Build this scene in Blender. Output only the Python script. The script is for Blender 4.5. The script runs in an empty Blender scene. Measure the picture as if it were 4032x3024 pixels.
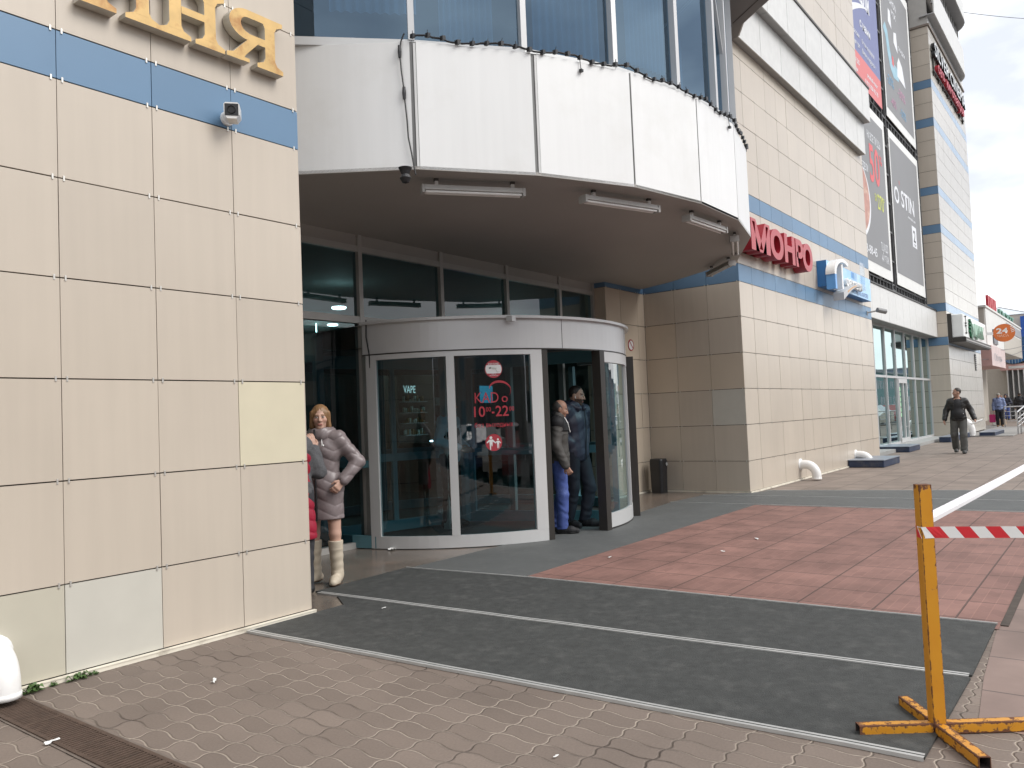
import bpy, math, random
import numpy as np
from mathutils import Vector, Matrix
random.seed(7); RNG = np.random.default_rng(7)
scene = bpy.context.scene
COL = scene.collection
R = math.radians

# ---------------------------------------------------------------- camera
def cam_axes(yaw, pitch, roll):
    f = Vector((math.sin(yaw)*math.cos(pitch), math.cos(yaw)*math.cos(pitch), math.sin(pitch)))
    r = Vector((math.cos(yaw), -math.sin(yaw), 0)); u = r.cross(f)
    c, s = math.cos(roll), math.sin(roll)
    return c*r + s*u, -s*r + c*u, f
cr, cu, cf = cam_axes(R(52.547), R(2.533), R(-2.378))
cd = bpy.data.cameras.new('camera'); cam = bpy.data.objects.new('camera', cd); COL.objects.link(cam)
cd.sensor_width = 36.0; cd.lens = 27.987; cd.clip_start = 0.05; cd.clip_end = 2000
M = Matrix.Identity(4)
for i in range(3):
    M[i][0] = cr[i]; M[i][1] = cu[i]; M[i][2] = -cf[i]
M.translation = Vector((-3.849, -4.943, 1.402))
cam.matrix_world = M
scene.camera = cam

# ---------------------------------------------------------------- world, sun, exposure
scene.view_settings.view_transform = 'Standard'
scene.view_settings.look = 'None'
scene.view_settings.exposure = 1.3
scene.view_settings.gamma = 1.0
scene.view_settings.use_curve_mapping = False
SUN_EL, SUN_AZ = R(45), R(285)      # azimuth measured as the direction the light comes from, from +X
w = bpy.data.worlds.new('World'); scene.world = w; w.use_nodes = True
nt = w.node_tree; nt.nodes.clear()
def wn(t, **k):
    n = nt.nodes.new(t)
    for a, b in k.items(): setattr(n, a, b)
    return n
out = wn('ShaderNodeOutputWorld'); bg = wn('ShaderNodeBackground'); bg.inputs[1].default_value = 0.1
sky = wn('ShaderNodeTexSky', sky_type='NISHITA', sun_disc=False, sun_elevation=SUN_EL, sun_rotation=R(165))
hs = wn('ShaderNodeHueSaturation'); hs.inputs['Saturation'].default_value = 0.35; hs.inputs['Value'].default_value = 0.9
tc = wn('ShaderNodeTexCoord'); mp = wn('ShaderNodeMapping'); mp.inputs['Scale'].default_value = (1, 1, 2.2)
n1 = wn('ShaderNodeTexNoise'); n1.inputs['Scale'].default_value = 2.6; n1.inputs['Detail'].default_value = 6; n1.inputs['Roughness'].default_value = 0.5
rp = wn('ShaderNodeValToRGB'); rp.color_ramp.elements[0].position = 0.40; rp.color_ramp.elements[1].position = 0.60
rp.color_ramp.elements[0].color = (3.6, 3.8, 4.25, 1); rp.color_ramp.elements[1].color = (7.6, 7.65, 7.7, 1)
mx = wn('ShaderNodeMixRGB'); mx.inputs[0].default_value = 0.9
L = nt.links.new
L(sky.outputs[0], hs.inputs['Color']); L(tc.outputs['Generated'], mp.inputs[0]); L(mp.outputs[0], n1.inputs['Vector'])
L(n1.outputs[0], rp.inputs[0]); L(hs.outputs[0], mx.inputs[1]); L(rp.outputs[0], mx.inputs[2]); L(mx.outputs[0], bg.inputs[0]); L(bg.outputs[0], out.inputs[0])
sl = bpy.data.lights.new('sun', 'SUN'); sl.energy = 1.05; sl.angle = R(30); sl.color = (1, .97, .93)
so = bpy.data.objects.new('sun', sl); COL.objects.link(so)
sd = Vector((math.cos(SUN_AZ)*math.cos(SUN_EL), math.sin(SUN_AZ)*math.cos(SUN_EL), math.sin(SUN_EL)))
so.rotation_euler = sd.to_track_quat('Z', 'Y').to_euler(); so.location = (0, -20, 30)

# ---------------------------------------------------------------- materials
def mat(name, col, rough=0.6, metal=0.0, var=0.08, scale=6.0, bump=0.0, bscale=80, coat=0.0, island=0.0, streak=0.0, spec=0.5, dirt=None, dirt_amt=0.0, dirt_scale=2.0):
    m = bpy.data.materials.new(name); m.use_nodes = True
    t = m.node_tree; b = t.nodes['Principled BSDF']
    b.inputs['Roughness'].default_value = rough; b.inputs['Metallic'].default_value = metal
    b.inputs['Coat Weight'].default_value = coat; b.inputs['Specular IOR Level'].default_value = spec
    tcn = t.nodes.new('ShaderNodeTexCoord'); prev = None
    base = t.nodes.new('ShaderNodeRGB'); base.outputs[0].default_value = (*col, 1); prev = base.outputs[0]
    def mulby(fac_socket, lo, hi):
        nonlocal prev
        mr = t.nodes.new('ShaderNodeMapRange'); mr.inputs[3].default_value = lo; mr.inputs[4].default_value = hi
        t.links.new(fac_socket, mr.inputs[0])
        v = t.nodes.new('ShaderNodeVectorMath'); v.operation = 'SCALE'
        t.links.new(prev, v.inputs[0]); t.links.new(mr.outputs[0], v.inputs['Scale']); prev = v.outputs[0]
    if var > 0:
        n = t.nodes.new('ShaderNodeTexNoise'); n.inputs['Scale'].default_value = scale; n.inputs['Detail'].default_value = 6
        t.links.new(tcn.outputs['Object'], n.inputs['Vector']); mulby(n.outputs[0], 1-var*1.6, 1+var*1.6)
    if island > 0:
        g = t.nodes.new('ShaderNodeNewGeometry'); mulby(g.outputs['Random Per Island'], 1-island, 1+island)
    if streak > 0:
        mpn = t.nodes.new('ShaderNodeMapping'); mpn.inputs['Scale'].default_value = (9, 9, 0.5)
        n = t.nodes.new('ShaderNodeTexNoise'); n.inputs['Scale'].default_value = 1.5; n.inputs['Detail'].default_value = 5
        t.links.new(tcn.outputs['Object'], mpn.inputs[0]); t.links.new(mpn.outputs[0], n.inputs['Vector']); mulby(n.outputs[0], 1-streak*1.5, 1+streak)
    if dirt is not None:
        n = t.nodes.new('ShaderNodeTexNoise'); n.inputs['Scale'].default_value = dirt_scale; n.inputs['Detail'].default_value = 8; n.inputs['Roughness'].default_value = .65
        t.links.new(tcn.outputs['Object'], n.inputs['Vector'])
        mr = t.nodes.new('ShaderNodeMapRange'); mr.inputs[1].default_value = 0.52; mr.inputs[2].default_value = 0.66; mr.inputs[4].default_value = dirt_amt
        t.links.new(n.outputs[0], mr.inputs[0])
        mm = t.nodes.new('ShaderNodeMixRGB'); mm.inputs[2].default_value = (*dirt, 1)
        t.links.new(mr.outputs[0], mm.inputs[0]); t.links.new(prev, mm.inputs[1]); prev = mm.outputs[0]
    t.links.new(prev, b.inputs['Base Color'])
    if bump > 0:
        n = t.nodes.new('ShaderNodeTexNoise'); n.inputs['Scale'].default_value = bscale; n.inputs['Detail'].default_value = 4
        bp = t.nodes.new('ShaderNodeBump'); bp.inputs['Strength'].default_value = bump; bp.inputs['Distance'].default_value = 0.01
        t.links.new(tcn.outputs['Object'], n.inputs['Vector']); t.links.new(n.outputs[0], bp.inputs['Height']); t.links.new(bp.outputs[0], b.inputs['Normal'])
    return m
def emit(name, col, s):
    m = bpy.data.materials.new(name); m.use_nodes = True; t = m.node_tree; b = t.nodes['Principled BSDF']
    b.inputs['Base Color'].default_value = (*col, 1); b.inputs['Emission Color'].default_value = (*col, 1); b.inputs['Emission Strength'].default_value = s
    return m
def glass(name, tint, refl, base=0.03, rough=0.0, rcol=(1, 1, 1), wave=0.0):
    """a thin pane: tinted see-through mixed with a mirror by angle"""
    m = bpy.data.materials.new(name); m.use_nodes = True; t = m.node_tree; t.nodes.clear()
    o = t.nodes.new('ShaderNodeOutputMaterial'); tr = t.nodes.new('ShaderNodeBsdfTransparent'); gl = t.nodes.new('ShaderNodeBsdfGlossy')
    tr.inputs[0].default_value = (*tint, 1); gl.inputs['Roughness'].default_value = rough; gl.inputs['Color'].default_value = (*rcol, 1)
    lw = t.nodes.new('ShaderNodeLayerWeight'); lw.inputs[0].default_value = 0.5
    pw = t.nodes.new('ShaderNodeMath'); pw.operation = 'POWER'; pw.inputs[1].default_value = 3.0
    mr = t.nodes.new('ShaderNodeMapRange'); mr.inputs[3].default_value = base; mr.inputs[4].default_value = refl
    mxs = t.nodes.new('ShaderNodeMixShader')
    t.links.new(lw.outputs['Facing'], pw.inputs[0]); t.links.new(pw.outputs[0], mr.inputs[0]); t.links.new(mr.outputs[0], mxs.inputs[0])
    t.links.new(tr.outputs[0], mxs.inputs[1]); t.links.new(gl.outputs[0], mxs.inputs[2]); t.links.new(mxs.outputs[0], o.inputs[0])
    if wave > 0:
        tcn = t.nodes.new('ShaderNodeTexCoord'); n = t.nodes.new('ShaderNodeTexNoise'); n.inputs['Scale'].default_value = 1.1
        bp = t.nodes.new('ShaderNodeBump'); bp.inputs['Strength'].default_value = wave; bp.inputs['Distance'].default_value = 0.05
        t.links.new(tcn.outputs['Object'], n.inputs['Vector']); t.links.new(n.outputs[0], bp.inputs['Height']); t.links.new(bp.outputs[0], gl.inputs['Normal'])
    return m
BEIGE = (0.520, 0.455, 0.378); BLUE = (0.115, 0.215, 0.34); WHITE = (0.78, 0.775, 0.76)
TILE = mat('beige_tile', BEIGE, 0.30, island=0.035, var=0.05, scale=1.2, streak=0.05)
TILE_BLUE = mat('blue_tile', BLUE, 0.4, island=0.05, var=0.06, scale=1.5)
TILE_PALE = mat('pale_grey_tile', (0.53, 0.51, 0.45), 0.42, var=0.04)
TILE_GREEN = mat('greenish_tile', (0.49, 0.46, 0.375), 0.42, var=0.04)
TILE_CREAM = mat('cream_tile', (0.60, 0.545, 0.405), 0.42, var=0.04)
TILE_BROWN = mat('brownish_tile', (0.56, 0.475, 0.375), 0.4, island=0.04, var=0.08, scale=1.0)
JOINT = mat('dark_joint', (0.045, 0.036, 0.028), 0.9, var=0)
CLIP = mat('clip_metal', (0.62, 0.60, 0.56), 0.35, metal=0.6, var=0)
CREAM = mat('cream_strip', (0.74, 0.69, 0.58), 0.5, streak=0.05, dirt=(.25, .2, .15), dirt_amt=.6, dirt_scale=4)
PANEL = mat('white_panel', (0.765, 0.765, 0.755), 0.35, var=0.02, scale=1.5, streak=0.04, dirt=(.66, .65, .62), dirt_amt=.35, dirt_scale=1.2)
PANEL_GREY = mat('grey_joint_cover', (0.42, 0.42, 0.42), 0.5, streak=0.2)
CORN = mat('cornice_panel', (0.61, 0.605, 0.585), 0.4, island=0.02, streak=0.03)
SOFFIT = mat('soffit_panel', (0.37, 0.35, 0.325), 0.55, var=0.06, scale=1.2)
ALU = mat('grey_aluminium', (0.46, 0.445, 0.42), 0.42, metal=0.35, var=0.05, scale=3)
ALU_LIGHT = mat('light_aluminium', (0.56, 0.56, 0.56), 0.4, metal=0.3, var=0.03, scale=3)
ALU_WHITE = mat('pale_aluminium', (0.57, 0.57, 0.565), 0.4, metal=0.2, var=0.04, scale=3)
DARKFR = mat('dark_frame', (0.03, 0.026, 0.022), 0.45, var=0.1)
TEAL = mat('teal_frame', (0.10, 0.23, 0.27), 0.45, var=0.05)
RUBBER = mat('rubber_mat', (0.044, 0.046, 0.044), 0.78, var=0.34, scale=16, bump=0.5, bscale=140, dirt=(.095, .095, .09), dirt_amt=.45, dirt_scale=6)
RUBBER_L = mat('worn_rubber', (0.095, 0.10, 0.098), 0.7, var=0.14, scale=3, bump=0.3, bscale=160, dirt=(.14, .14, .137), dirt_amt=.4, dirt_scale=11)
STRIP = mat('aluminium_strip', (0.47, 0.47, 0.455), 0.5, metal=0.3, var=0.15, scale=9)
GRANITE = mat('wet_floor', (0.15, 0.125, 0.105), 0.25, var=0.25, scale=2.5, dirt=(.21, .15, .115), dirt_amt=.6, dirt_scale=1.3)
DARK = mat('near_black', (0.012, 0.012, 0.013), 0.5, var=0)
BLACKPL = mat('black_plastic', (0.018, 0.018, 0.02), 0.4, var=0.1)
WHITEPL = mat('white_plastic', (0.8, 0.79, 0.77), 0.3, var=0.03, dirt=(.5, .47, .4), dirt_amt=.25)
REDSIGN = mat('red_sign_face', (0.45, 0.075, 0.085), 0.4, var=0.03)
REDSIDE = mat('red_sign_side', (0.33, 0.012, 0.024), 0.45, var=0.05)
ENTR = glass('entrance_glass', (0.36, 0.56, 0.61), 0.8, 0.075, wave=0.008)
GLASS_WALL = glass('glazing_glass', (0.20, 0.34, 0.38), 0.6, 0.06, wave=0.01)
GLASS_UP = glass('blue_window_glass', (0.22, 0.36, 0.48), 0.8, 0.20, rcol=(0.40, 0.56, 0.72), wave=0.012)
GLASS_SHOP = glass('mirror_shop_glass', (0.2, 0.27, 0.3), 0.95, 0.55, rcol=(0.62, 0.76, 0.76), wave=0.02)

# ---------------------------------------------------------------- mesh helpers
class MB:
    def __init__(self): self.v = []; self.f = []; self.s = []
    def add(self, vs, fs, slot=0):
        n = len(self.v); self.v += [tuple(p) for p in vs]
        for f in fs: self.f.append(tuple(i+n for i in f)); self.s.append(slot)
    def quad(self, a, b, c, d, slot=0): self.add([a, b, c, d], [(0, 1, 2, 3)], slot)
    def obox(self, o, ax, ay, az, slot=0):
        o, ax, ay, az = map(Vector, (o, ax, ay, az))
        vs = [o, o+ax, o+ax+ay, o+ay, o+az, o+ax+az, o+ax+ay+az, o+ay+az]
        fs = [(0, 3, 2, 1), (4, 5, 6, 7), (0, 1, 5, 4), (1, 2, 6, 5), (2, 3, 7, 6), (3, 0, 4, 7)]
        if ax.cross(ay).dot(az) < 0: fs = [f[::-1] for f in fs]
        self.add(vs, fs, slot)
    def box(self, x0, y0, z0, x1, y1, z1, slot=0): self.obox((x0, y0, z0), (x1-x0, 0, 0), (0, y1-y0, 0), (0, 0, z1-z0), slot)
    def bbox(self, x0, y0, z0, x1, y1, z1, b=.01, slot=0):
        """box with chamfered edges"""
        X, Y, Z = (x0, x1), (y0, y1), (z0, z1); vs = []; idx = {}
        for i in (0, 1):
            for j in (0, 1):
                for k in (0, 1):
                    sx, sy, sz = (1-2*i)*b, (1-2*j)*b, (1-2*k)*b
                    for a in range(3):
                        p = [X[i]+sx, Y[j]+sy, Z[k]+sz]; p[a] = (X[i], Y[j], Z[k])[a]
                        idx[i, j, k, a] = len(vs); vs.append(p)
        g = lambda i, j, k, a: idx[i, j, k, a]; fs = []
        for s in (0, 1):
            q = [g(s, 0, 0, 0), g(s, 1, 0, 0), g(s, 1, 1, 0), g(s, 0, 1, 0)]; fs.append(q if s else q[::-1])
            q = [g(0, s, 0, 1), g(0, s, 1, 1), g(1, s, 1, 1), g(1, s, 0, 1)]; fs.append(q if s else q[::-1])
            q = [g(0, 0, s, 2), g(1, 0, s, 2), g(1, 1, s, 2), g(0, 1, s, 2)]; fs.append(q if s else q[::-1])
        for s in (0, 1):
            for t in (0, 1):
                fs.append([g(0, s, t, 1), g(1, s, t, 1), g(1, s, t, 2), g(0, s, t, 2)])
                fs.append([g(s, 0, t, 0), g(s, 1, t, 0), g(s, 1, t, 2), g(s, 0, t, 2)])
                fs.append([g(s, t, 0, 0), g(s, t, 1, 0), g(s, t, 1, 1), g(s, t, 0, 1)])
        for i in (0, 1):
            for j in (0, 1):
                for k in (0, 1): fs.append([g(i, j, k, 0), g(i, j, k, 1), g(i, j, k, 2)])
        self.add(vs, fs, slot)
    def prism(self, poly, o, ex, ey, en, depth, slot=0, side=None):
        """flat polygon in (ex,ey) at o, pushed back by depth against en"""
        o, ex, ey, en = map(Vector, (o, ex, ey, en)); n = len(poly); side = slot if side is None else side
        a = [o+ex*p[0]+ey*p[1] for p in poly]; b = [p-en*depth for p in a]
        area = sum(poly[i][0]*poly[(i+1) % n][1]-poly[(i+1) % n][0]*poly[i][1] for i in range(n))
        flip = (area < 0) != (ex.cross(ey).dot(en) < 0)
        F = list(range(n)); F = F[::-1] if flip else F
        self.add(a, [F], slot); self.add(b, [F[::-1]], side)
        self.add(a+b, [((j, i, i+n, j+n) if not flip else (i, j, j+n, i+n)) for i in range(n) for j in [(i+1) % n]], side)
    def tube(self, path, r, n=8, slot=0, caps=True, radii=None):
        path = [Vector(p) for p in path]; rings = []; up = None
        for i, p in enumerate(path):
            t = (path[min(i+1, len(path)-1)]-path[max(i-1, 0)]).normalized()
            if up is None:
                up = Vector((0, 0, 1)) if abs(t.z) < .9 else Vector((1, 0, 0))
            a = t.cross(up)
            if a.length < 1e-4: a = t.orthogonal()
            a.normalize(); b = a.cross(t).normalized(); up = b
            rr = radii[i] if radii else r
            rings.append([p+a*(rr*math.cos(2*math.pi*k/n))+b*(rr*math.sin(2*math.pi*k/n)) for k in range(n)])
        vs = [q for rg in rings for q in rg]; fs = []
        for i in range(len(rings)-1):
            for k in range(n):
                k2 = (k+1) % n; fs.append((i*n+k, i*n+k2, (i+1)*n+k2, (i+1)*n+k))
        if caps: fs.append(tuple(range(n))[::-1]); fs.append(tuple((len(rings)-1)*n+k for k in range(n)))
        self.add(vs, fs, slot)
    def lathe(self, prof, c, n=24, slot=0, axis=(0, 0, 1)):
        ax = Vector(axis).normalized(); a = ax.orthogonal().normalized(); b = ax.cross(a); c = Vector(c)
        vs = [c+ax*z+a*(r*math.cos(2*math.pi*k/n))+b*(r*math.sin(2*math.pi*k/n)) for r, z in prof for k in range(n)]
        fs = [(i*n+k, i*n+(k+1) % n, (i+1)*n+(k+1) % n, (i+1)*n+k) for i in range(len(prof)-1) for k in range(n)]
        self.add(vs, fs, slot)
    def arc(self, c, r0, r1, a0, a1, z0, z1, n=24, slot=0):
        """solid curved slab between two radii and two angles (degrees)"""
        vs = []
        for i in range(n+1):
            t = R(a0+(a1-a0)*i/n); ca, sa = math.cos(t), math.sin(t)
            for r, z in ((r0, z0), (r1, z0), (r1, z1), (r0, z1)): vs.append((c[0]+r*ca, c[1]+r*sa, z))
        fs = []
        for i in range(n):
            for k in range(4): fs.append((i*4+k, (i+1)*4+k, (i+1)*4+(k+1) % 4, i*4+(k+1) % 4))
        fs.append((3, 2, 1, 0)); fs.append((n*4, n*4+1, n*4+2, n*4+3))
        if a1 < a0: fs = [f[::-1] for f in fs]
        self.add(vs, [f[::-1] for f in fs], slot)
    def build(self, name, mats, parent=None, smooth=False):
        me = bpy.data.meshes.new(name); me.from_pydata([tuple(p) for p in self.v], [], self.f)
        for m in (mats if isinstance(mats, (list, tuple)) else [mats]): me.materials.append(m)
        me.polygons.foreach_set('material_index', self.s)
        if smooth: me.polygons.foreach_set('use_smooth', [True]*len(me.polygons))
        me.update(); o = bpy.data.objects.new(name, me); COL.objects.link(o)
        if parent: attach(o, parent)
        return o
def attach(o, parent):
    bpy.context.view_layer.update() if False else None
    o.parent = parent
    if parent.parent: pm = Matrix.Translation(parent.parent.location) @ Matrix.Identity(4)
    loc = parent.get('_w', None)
    o.matrix_parent_inverse = Matrix.Identity(4)
def empty(name, label, cat, group=None, loc=(0, 0, 0), rz=0):
    o = bpy.data.objects.new(name, None); COL.objects.link(o); o.location = loc; o.rotation_euler = (0, 0, rz)
    o['label'] = label; o['category'] = cat
    if group: o['group'] = group
    return o
def tag(o, label, cat, group=None):
    o['label'] = label; o['category'] = cat
    if group: o['group'] = group
    return o
def struct(o): o['kind'] = 'structure'; return o
def copy_tree(o, loc=None, rz=None, label=None):
    c = o.copy(); COL.objects.link(c)
    if loc: c.location = loc
    if rz is not None: c.rotation_euler = (0, 0, rz)
    if label: c['label'] = label
    for ch in o.children:
        d = ch.copy(); COL.objects.link(d); d.parent = c
        for g in ch.children:
            e = g.copy(); COL.objects.link(e); e.parent = d
    return c
def text(name, s, size, o, ex, ey, depth, mats, parent=None, bold=0.0, sx=1.0, fit=None, align='LEFT', res=3, sheary=0.0):
    """lettering: baseline origin o, along ex, up ey; front face at o, pushed back by depth. fit = wanted width"""
    c = bpy.data.curves.new('t', 'FONT'); c.body = s; c.size = size; c.offset = bold*size; c.resolution_u = res; c.align_x = align
    c.extrude = max(depth, 0)/2
    t = bpy.data.objects.new('t', c); COL.objects.link(t)
    dg = bpy.context.evaluated_depsgraph_get()
    me = bpy.data.meshes.new_from_object(t.evaluated_get(dg)); bpy.data.objects.remove(t); bpy.data.curves.remove(c)
    ex = Vector(ex).normalized(); ey = Vector(ey).normalized(); en = ex.cross(ey); o = Vector(o)
    n = len(me.vertices); co = np.empty(n*3); me.vertices.foreach_get('co', co); co = co.reshape(-1, 3)
    if fit and n: sx = fit/max(co[:, 0].max()-co[:, 0].min(), 1e-6); co[:, 0] -= co[:, 0].min()
    P = np.array(o)+np.outer(co[:, 0]*sx+co[:, 1]*sheary, np.array(ex))+np.outer(co[:, 1], np.array(ey))+np.outer(co[:, 2]-max(depth, 0)/2, np.array(en))
    me.vertices.foreach_set('co', P.ravel()); me.materials.clear()
    ms = mats if isinstance(mats, (list, tuple)) else [mats]
    for m in ms: me.materials.append(m)
    me.update()
    nrm = np.empty(len(me.polygons)*3); me.polygons.foreach_get('normal', nrm); d = nrm.reshape(-1, 3) @ np.array(en)
    me.polygons.foreach_set('material_index', [(1 if (len(ms) > 1 and abs(q) < .7) else 0) for q in d])
    me.name = name; ob = bpy.data.objects.new(name, me); COL.objects.link(ob)
    if parent: ob.parent = parent
    return ob
def tiles(mb, o, ex, n, us, zs, slot=lambda i, k: 0, back=4, clipslot=5, gap=.008, thick=.014, clips=True):
    """cladding: tile fronts at o + ex*u, dark backing behind, clips at the joints"""
    o, ex, n = Vector(o), Vector(ex).normalized(), Vector(n).normalized(); up = Vector((0, 0, 1)); g = gap/2; gu = gap*.28
    e_ = thick+.004
    mb.obox(o+ex*(us[0]+e_)+up*zs[0]-n*(thick+.05), ex*(us[-1]-us[0]-2*e_), n*.05, up*(zs[-1]-zs[0]), back)
    for i in range(len(us)-1):
        for k in range(len(zs)-1):
            s = slot(i, k)
            if s is None: continue
            tilt = n*random.uniform(-.0016, .0016)
            mb.obox(o+ex*(us[i]+gu)+up*(zs[k]+g)-n*thick+tilt, ex*(us[i+1]-us[i]-2*gu), n*thick, up*(zs[k+1]-zs[k]-gap), s)
    if clips:
        for i in range(len(us)):
            for k in range(1, len(zs)-1):
                for d in (-.032, .032):
                    u = us[i]+d
                    if u < us[0] or u > us[-1]: continue
                    mb.obox(o+ex*(u-.005)+up*(zs[k]-.016)-n*.001, ex*.010, n*.006, up*.032, clipslot)
TM = [TILE, TILE_BLUE, TILE_PALE, TILE_GREEN, JOINT, CLIP, TILE_CREAM, TILE_BROWN]

# ================================================================= GROUND
def paver_mat():
    m = bpy.data.materials.new('wavy_pavers'); m.use_nodes = True; t = m.node_tree; b = t.nodes['Principled BSDF']
    N = t.nodes.new; lk = t.links.new
    def math_(op, a, b_=None, c=None):
        n = N('ShaderNodeMath'); n.operation = op
        for i, x in enumerate((a, b_, c)):
            if x is None: continue
            if isinstance(x, (int, float)): n.inputs[i].default_value = x
            else: lk(x, n.inputs[i])
        return n.outputs[0]
    tcn = N('ShaderNodeTexCoord'); mpn = N('ShaderNodeMapping'); mpn.inputs['Rotation'].default_value = (0, 0, 0)
    lk(tcn.outputs['Object'], mpn.inputs[0]); sp = N('ShaderNodeSeparateXYZ'); lk(mpn.outputs[0], sp.inputs[0])
    Lx, Ly = 0.1175, 0.236; tau = 2*math.pi
    u = math_('DIVIDE', math_('ADD', sp.outputs[0], 1.16), Lx); v = math_('DIVIDE', math_('ADD', sp.outputs[1], 2.16), Ly)
    u2 = math_('ADD', u, math_('MULTIPLY', math_('SINE', math_('MULTIPLY', v, tau)), 0.10))
    v2 = math_('ADD', v, math_('MULTIPLY', math_('SINE', math_('MULTIPLY', u, tau)), 0.04))
    row = math_('FLOOR', v2); fv = math_('FRACT', v2)
    fu = math_('FRACT', u2); colid = math_('FLOOR', u2)
    nz = N('ShaderNodeTexNoise'); nz.inputs['Scale'].default_value = 1.3; nz.inputs['Detail'].default_value = 4; lk(tcn.outputs['Object'], nz.inputs['Vector'])
    du = math_('MULTIPLY', math_('MINIMUM', fu, math_('SUBTRACT', 1.0, fu)), Lx)
    dv = math_('MULTIPLY', math_('MINIMUM', fv, math_('SUBTRACT', 1.0, fv)), Ly)
    d = math_('MINIMUM', du, dv)
    wob = N('ShaderNodeTexNoise'); wob.inputs['Scale'].default_value = 25; wob.inputs['Detail'].default_value = 3; lk(tcn.outputs['Object'], wob.inputs['Vector'])
    d = math_('ADD', d, math_('MULTIPLY', math_('SUBTRACT', wob.outputs[0], .5), .006))
    mr = N('ShaderNodeMapRange'); mr.inputs[1].default_value = .0024; mr.inputs[2].default_value = .0050; lk(d, mr.inputs[0])   # 0 in joint, 1 on stone
    wn_ = N('ShaderNodeTexWhiteNoise'); cb = N('ShaderNodeCombineXYZ'); lk(row, cb.inputs[0]); lk(colid, cb.inputs[1]); lk(cb.outputs[0], wn_.inputs[0])
    stone = N('ShaderNodeValToRGB'); e = stone.color_ramp.elements
    e[0].color = (0.158, 0.124, 0.102, 1); e[1].color = (0.190, 0.150, 0.124, 1); lk(wn_.outputs[0], stone.inputs[0])
    big = N('ShaderNodeTexNoise'); big.inputs['Scale'].default_value = .9; big.inputs['Detail'].default_value = 7; lk(tcn.outputs['Object'], big.inputs['Vector'])
    br = N('ShaderNodeMapRange'); br.inputs[1].default_value = .3; br.inputs[2].default_value = .7; br.inputs[3].default_value = .84; br.inputs[4].default_value = 1.16; lk(big.outputs[0], br.inputs[0])
    sc = N('ShaderNodeVectorMath'); sc.operation = 'SCALE'; lk(stone.outputs[0], sc.inputs[0]); lk(br.outputs[0], sc.inputs['Scale'])
    fine = N('ShaderNodeTexNoise'); fine.inputs['Scale'].default_value = 90; fine.inputs['Detail'].default_value = 4; lk(tcn.outputs['Object'], fine.inputs['Vector'])
    fr = N('ShaderNodeMapRange'); fr.inputs[3].default_value = .8; fr.inputs[4].default_value = 1.2; lk(fine.outputs[0], fr.inputs[0])
    sc2 = N('ShaderNodeVectorMath'); sc2.operation = 'SCALE'; lk(sc.outputs[0], sc2.inputs[0]); lk(fr.outputs[0], sc2.inputs['Scale'])
    jr = N('ShaderNodeValToRGB'); jr.color_ramp.elements[0].position = .36; jr.color_ramp.elements[1].position = .52
    jr.color_ramp.elements[0].color = (.075, .055, .043, 1); jr.color_ramp.elements[1].color = (.36, .30, .245, 1); lk(nz.outputs[0], jr.inputs[0])
    mxn = N('ShaderNodeMixRGB'); lk(mr.outputs[0], mxn.inputs[0]); lk(jr.outputs[0], mxn.inputs[1]); lk(sc2.outputs[0], mxn.inputs[2])
    lk(mxn.outputs[0], b.inputs['Base Color']); b.inputs['Roughness'].default_value = .8
    mh = N('ShaderNodeMapRange'); mh.inputs[1].default_value = 0; mh.inputs[2].default_value = .009; lk(d, mh.inputs[0])
    hh = math_('ADD', mh.outputs[0], math_('MULTIPLY', fine.outputs[0], .12))
    bp = N('ShaderNodeBump'); bp.inputs['Strength'].default_value = .9; bp.inputs['Distance'].default_value = .008; lk(hh, bp.inputs['Height']); lk(bp.outputs[0], b.inputs['Normal'])
    return m
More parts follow.
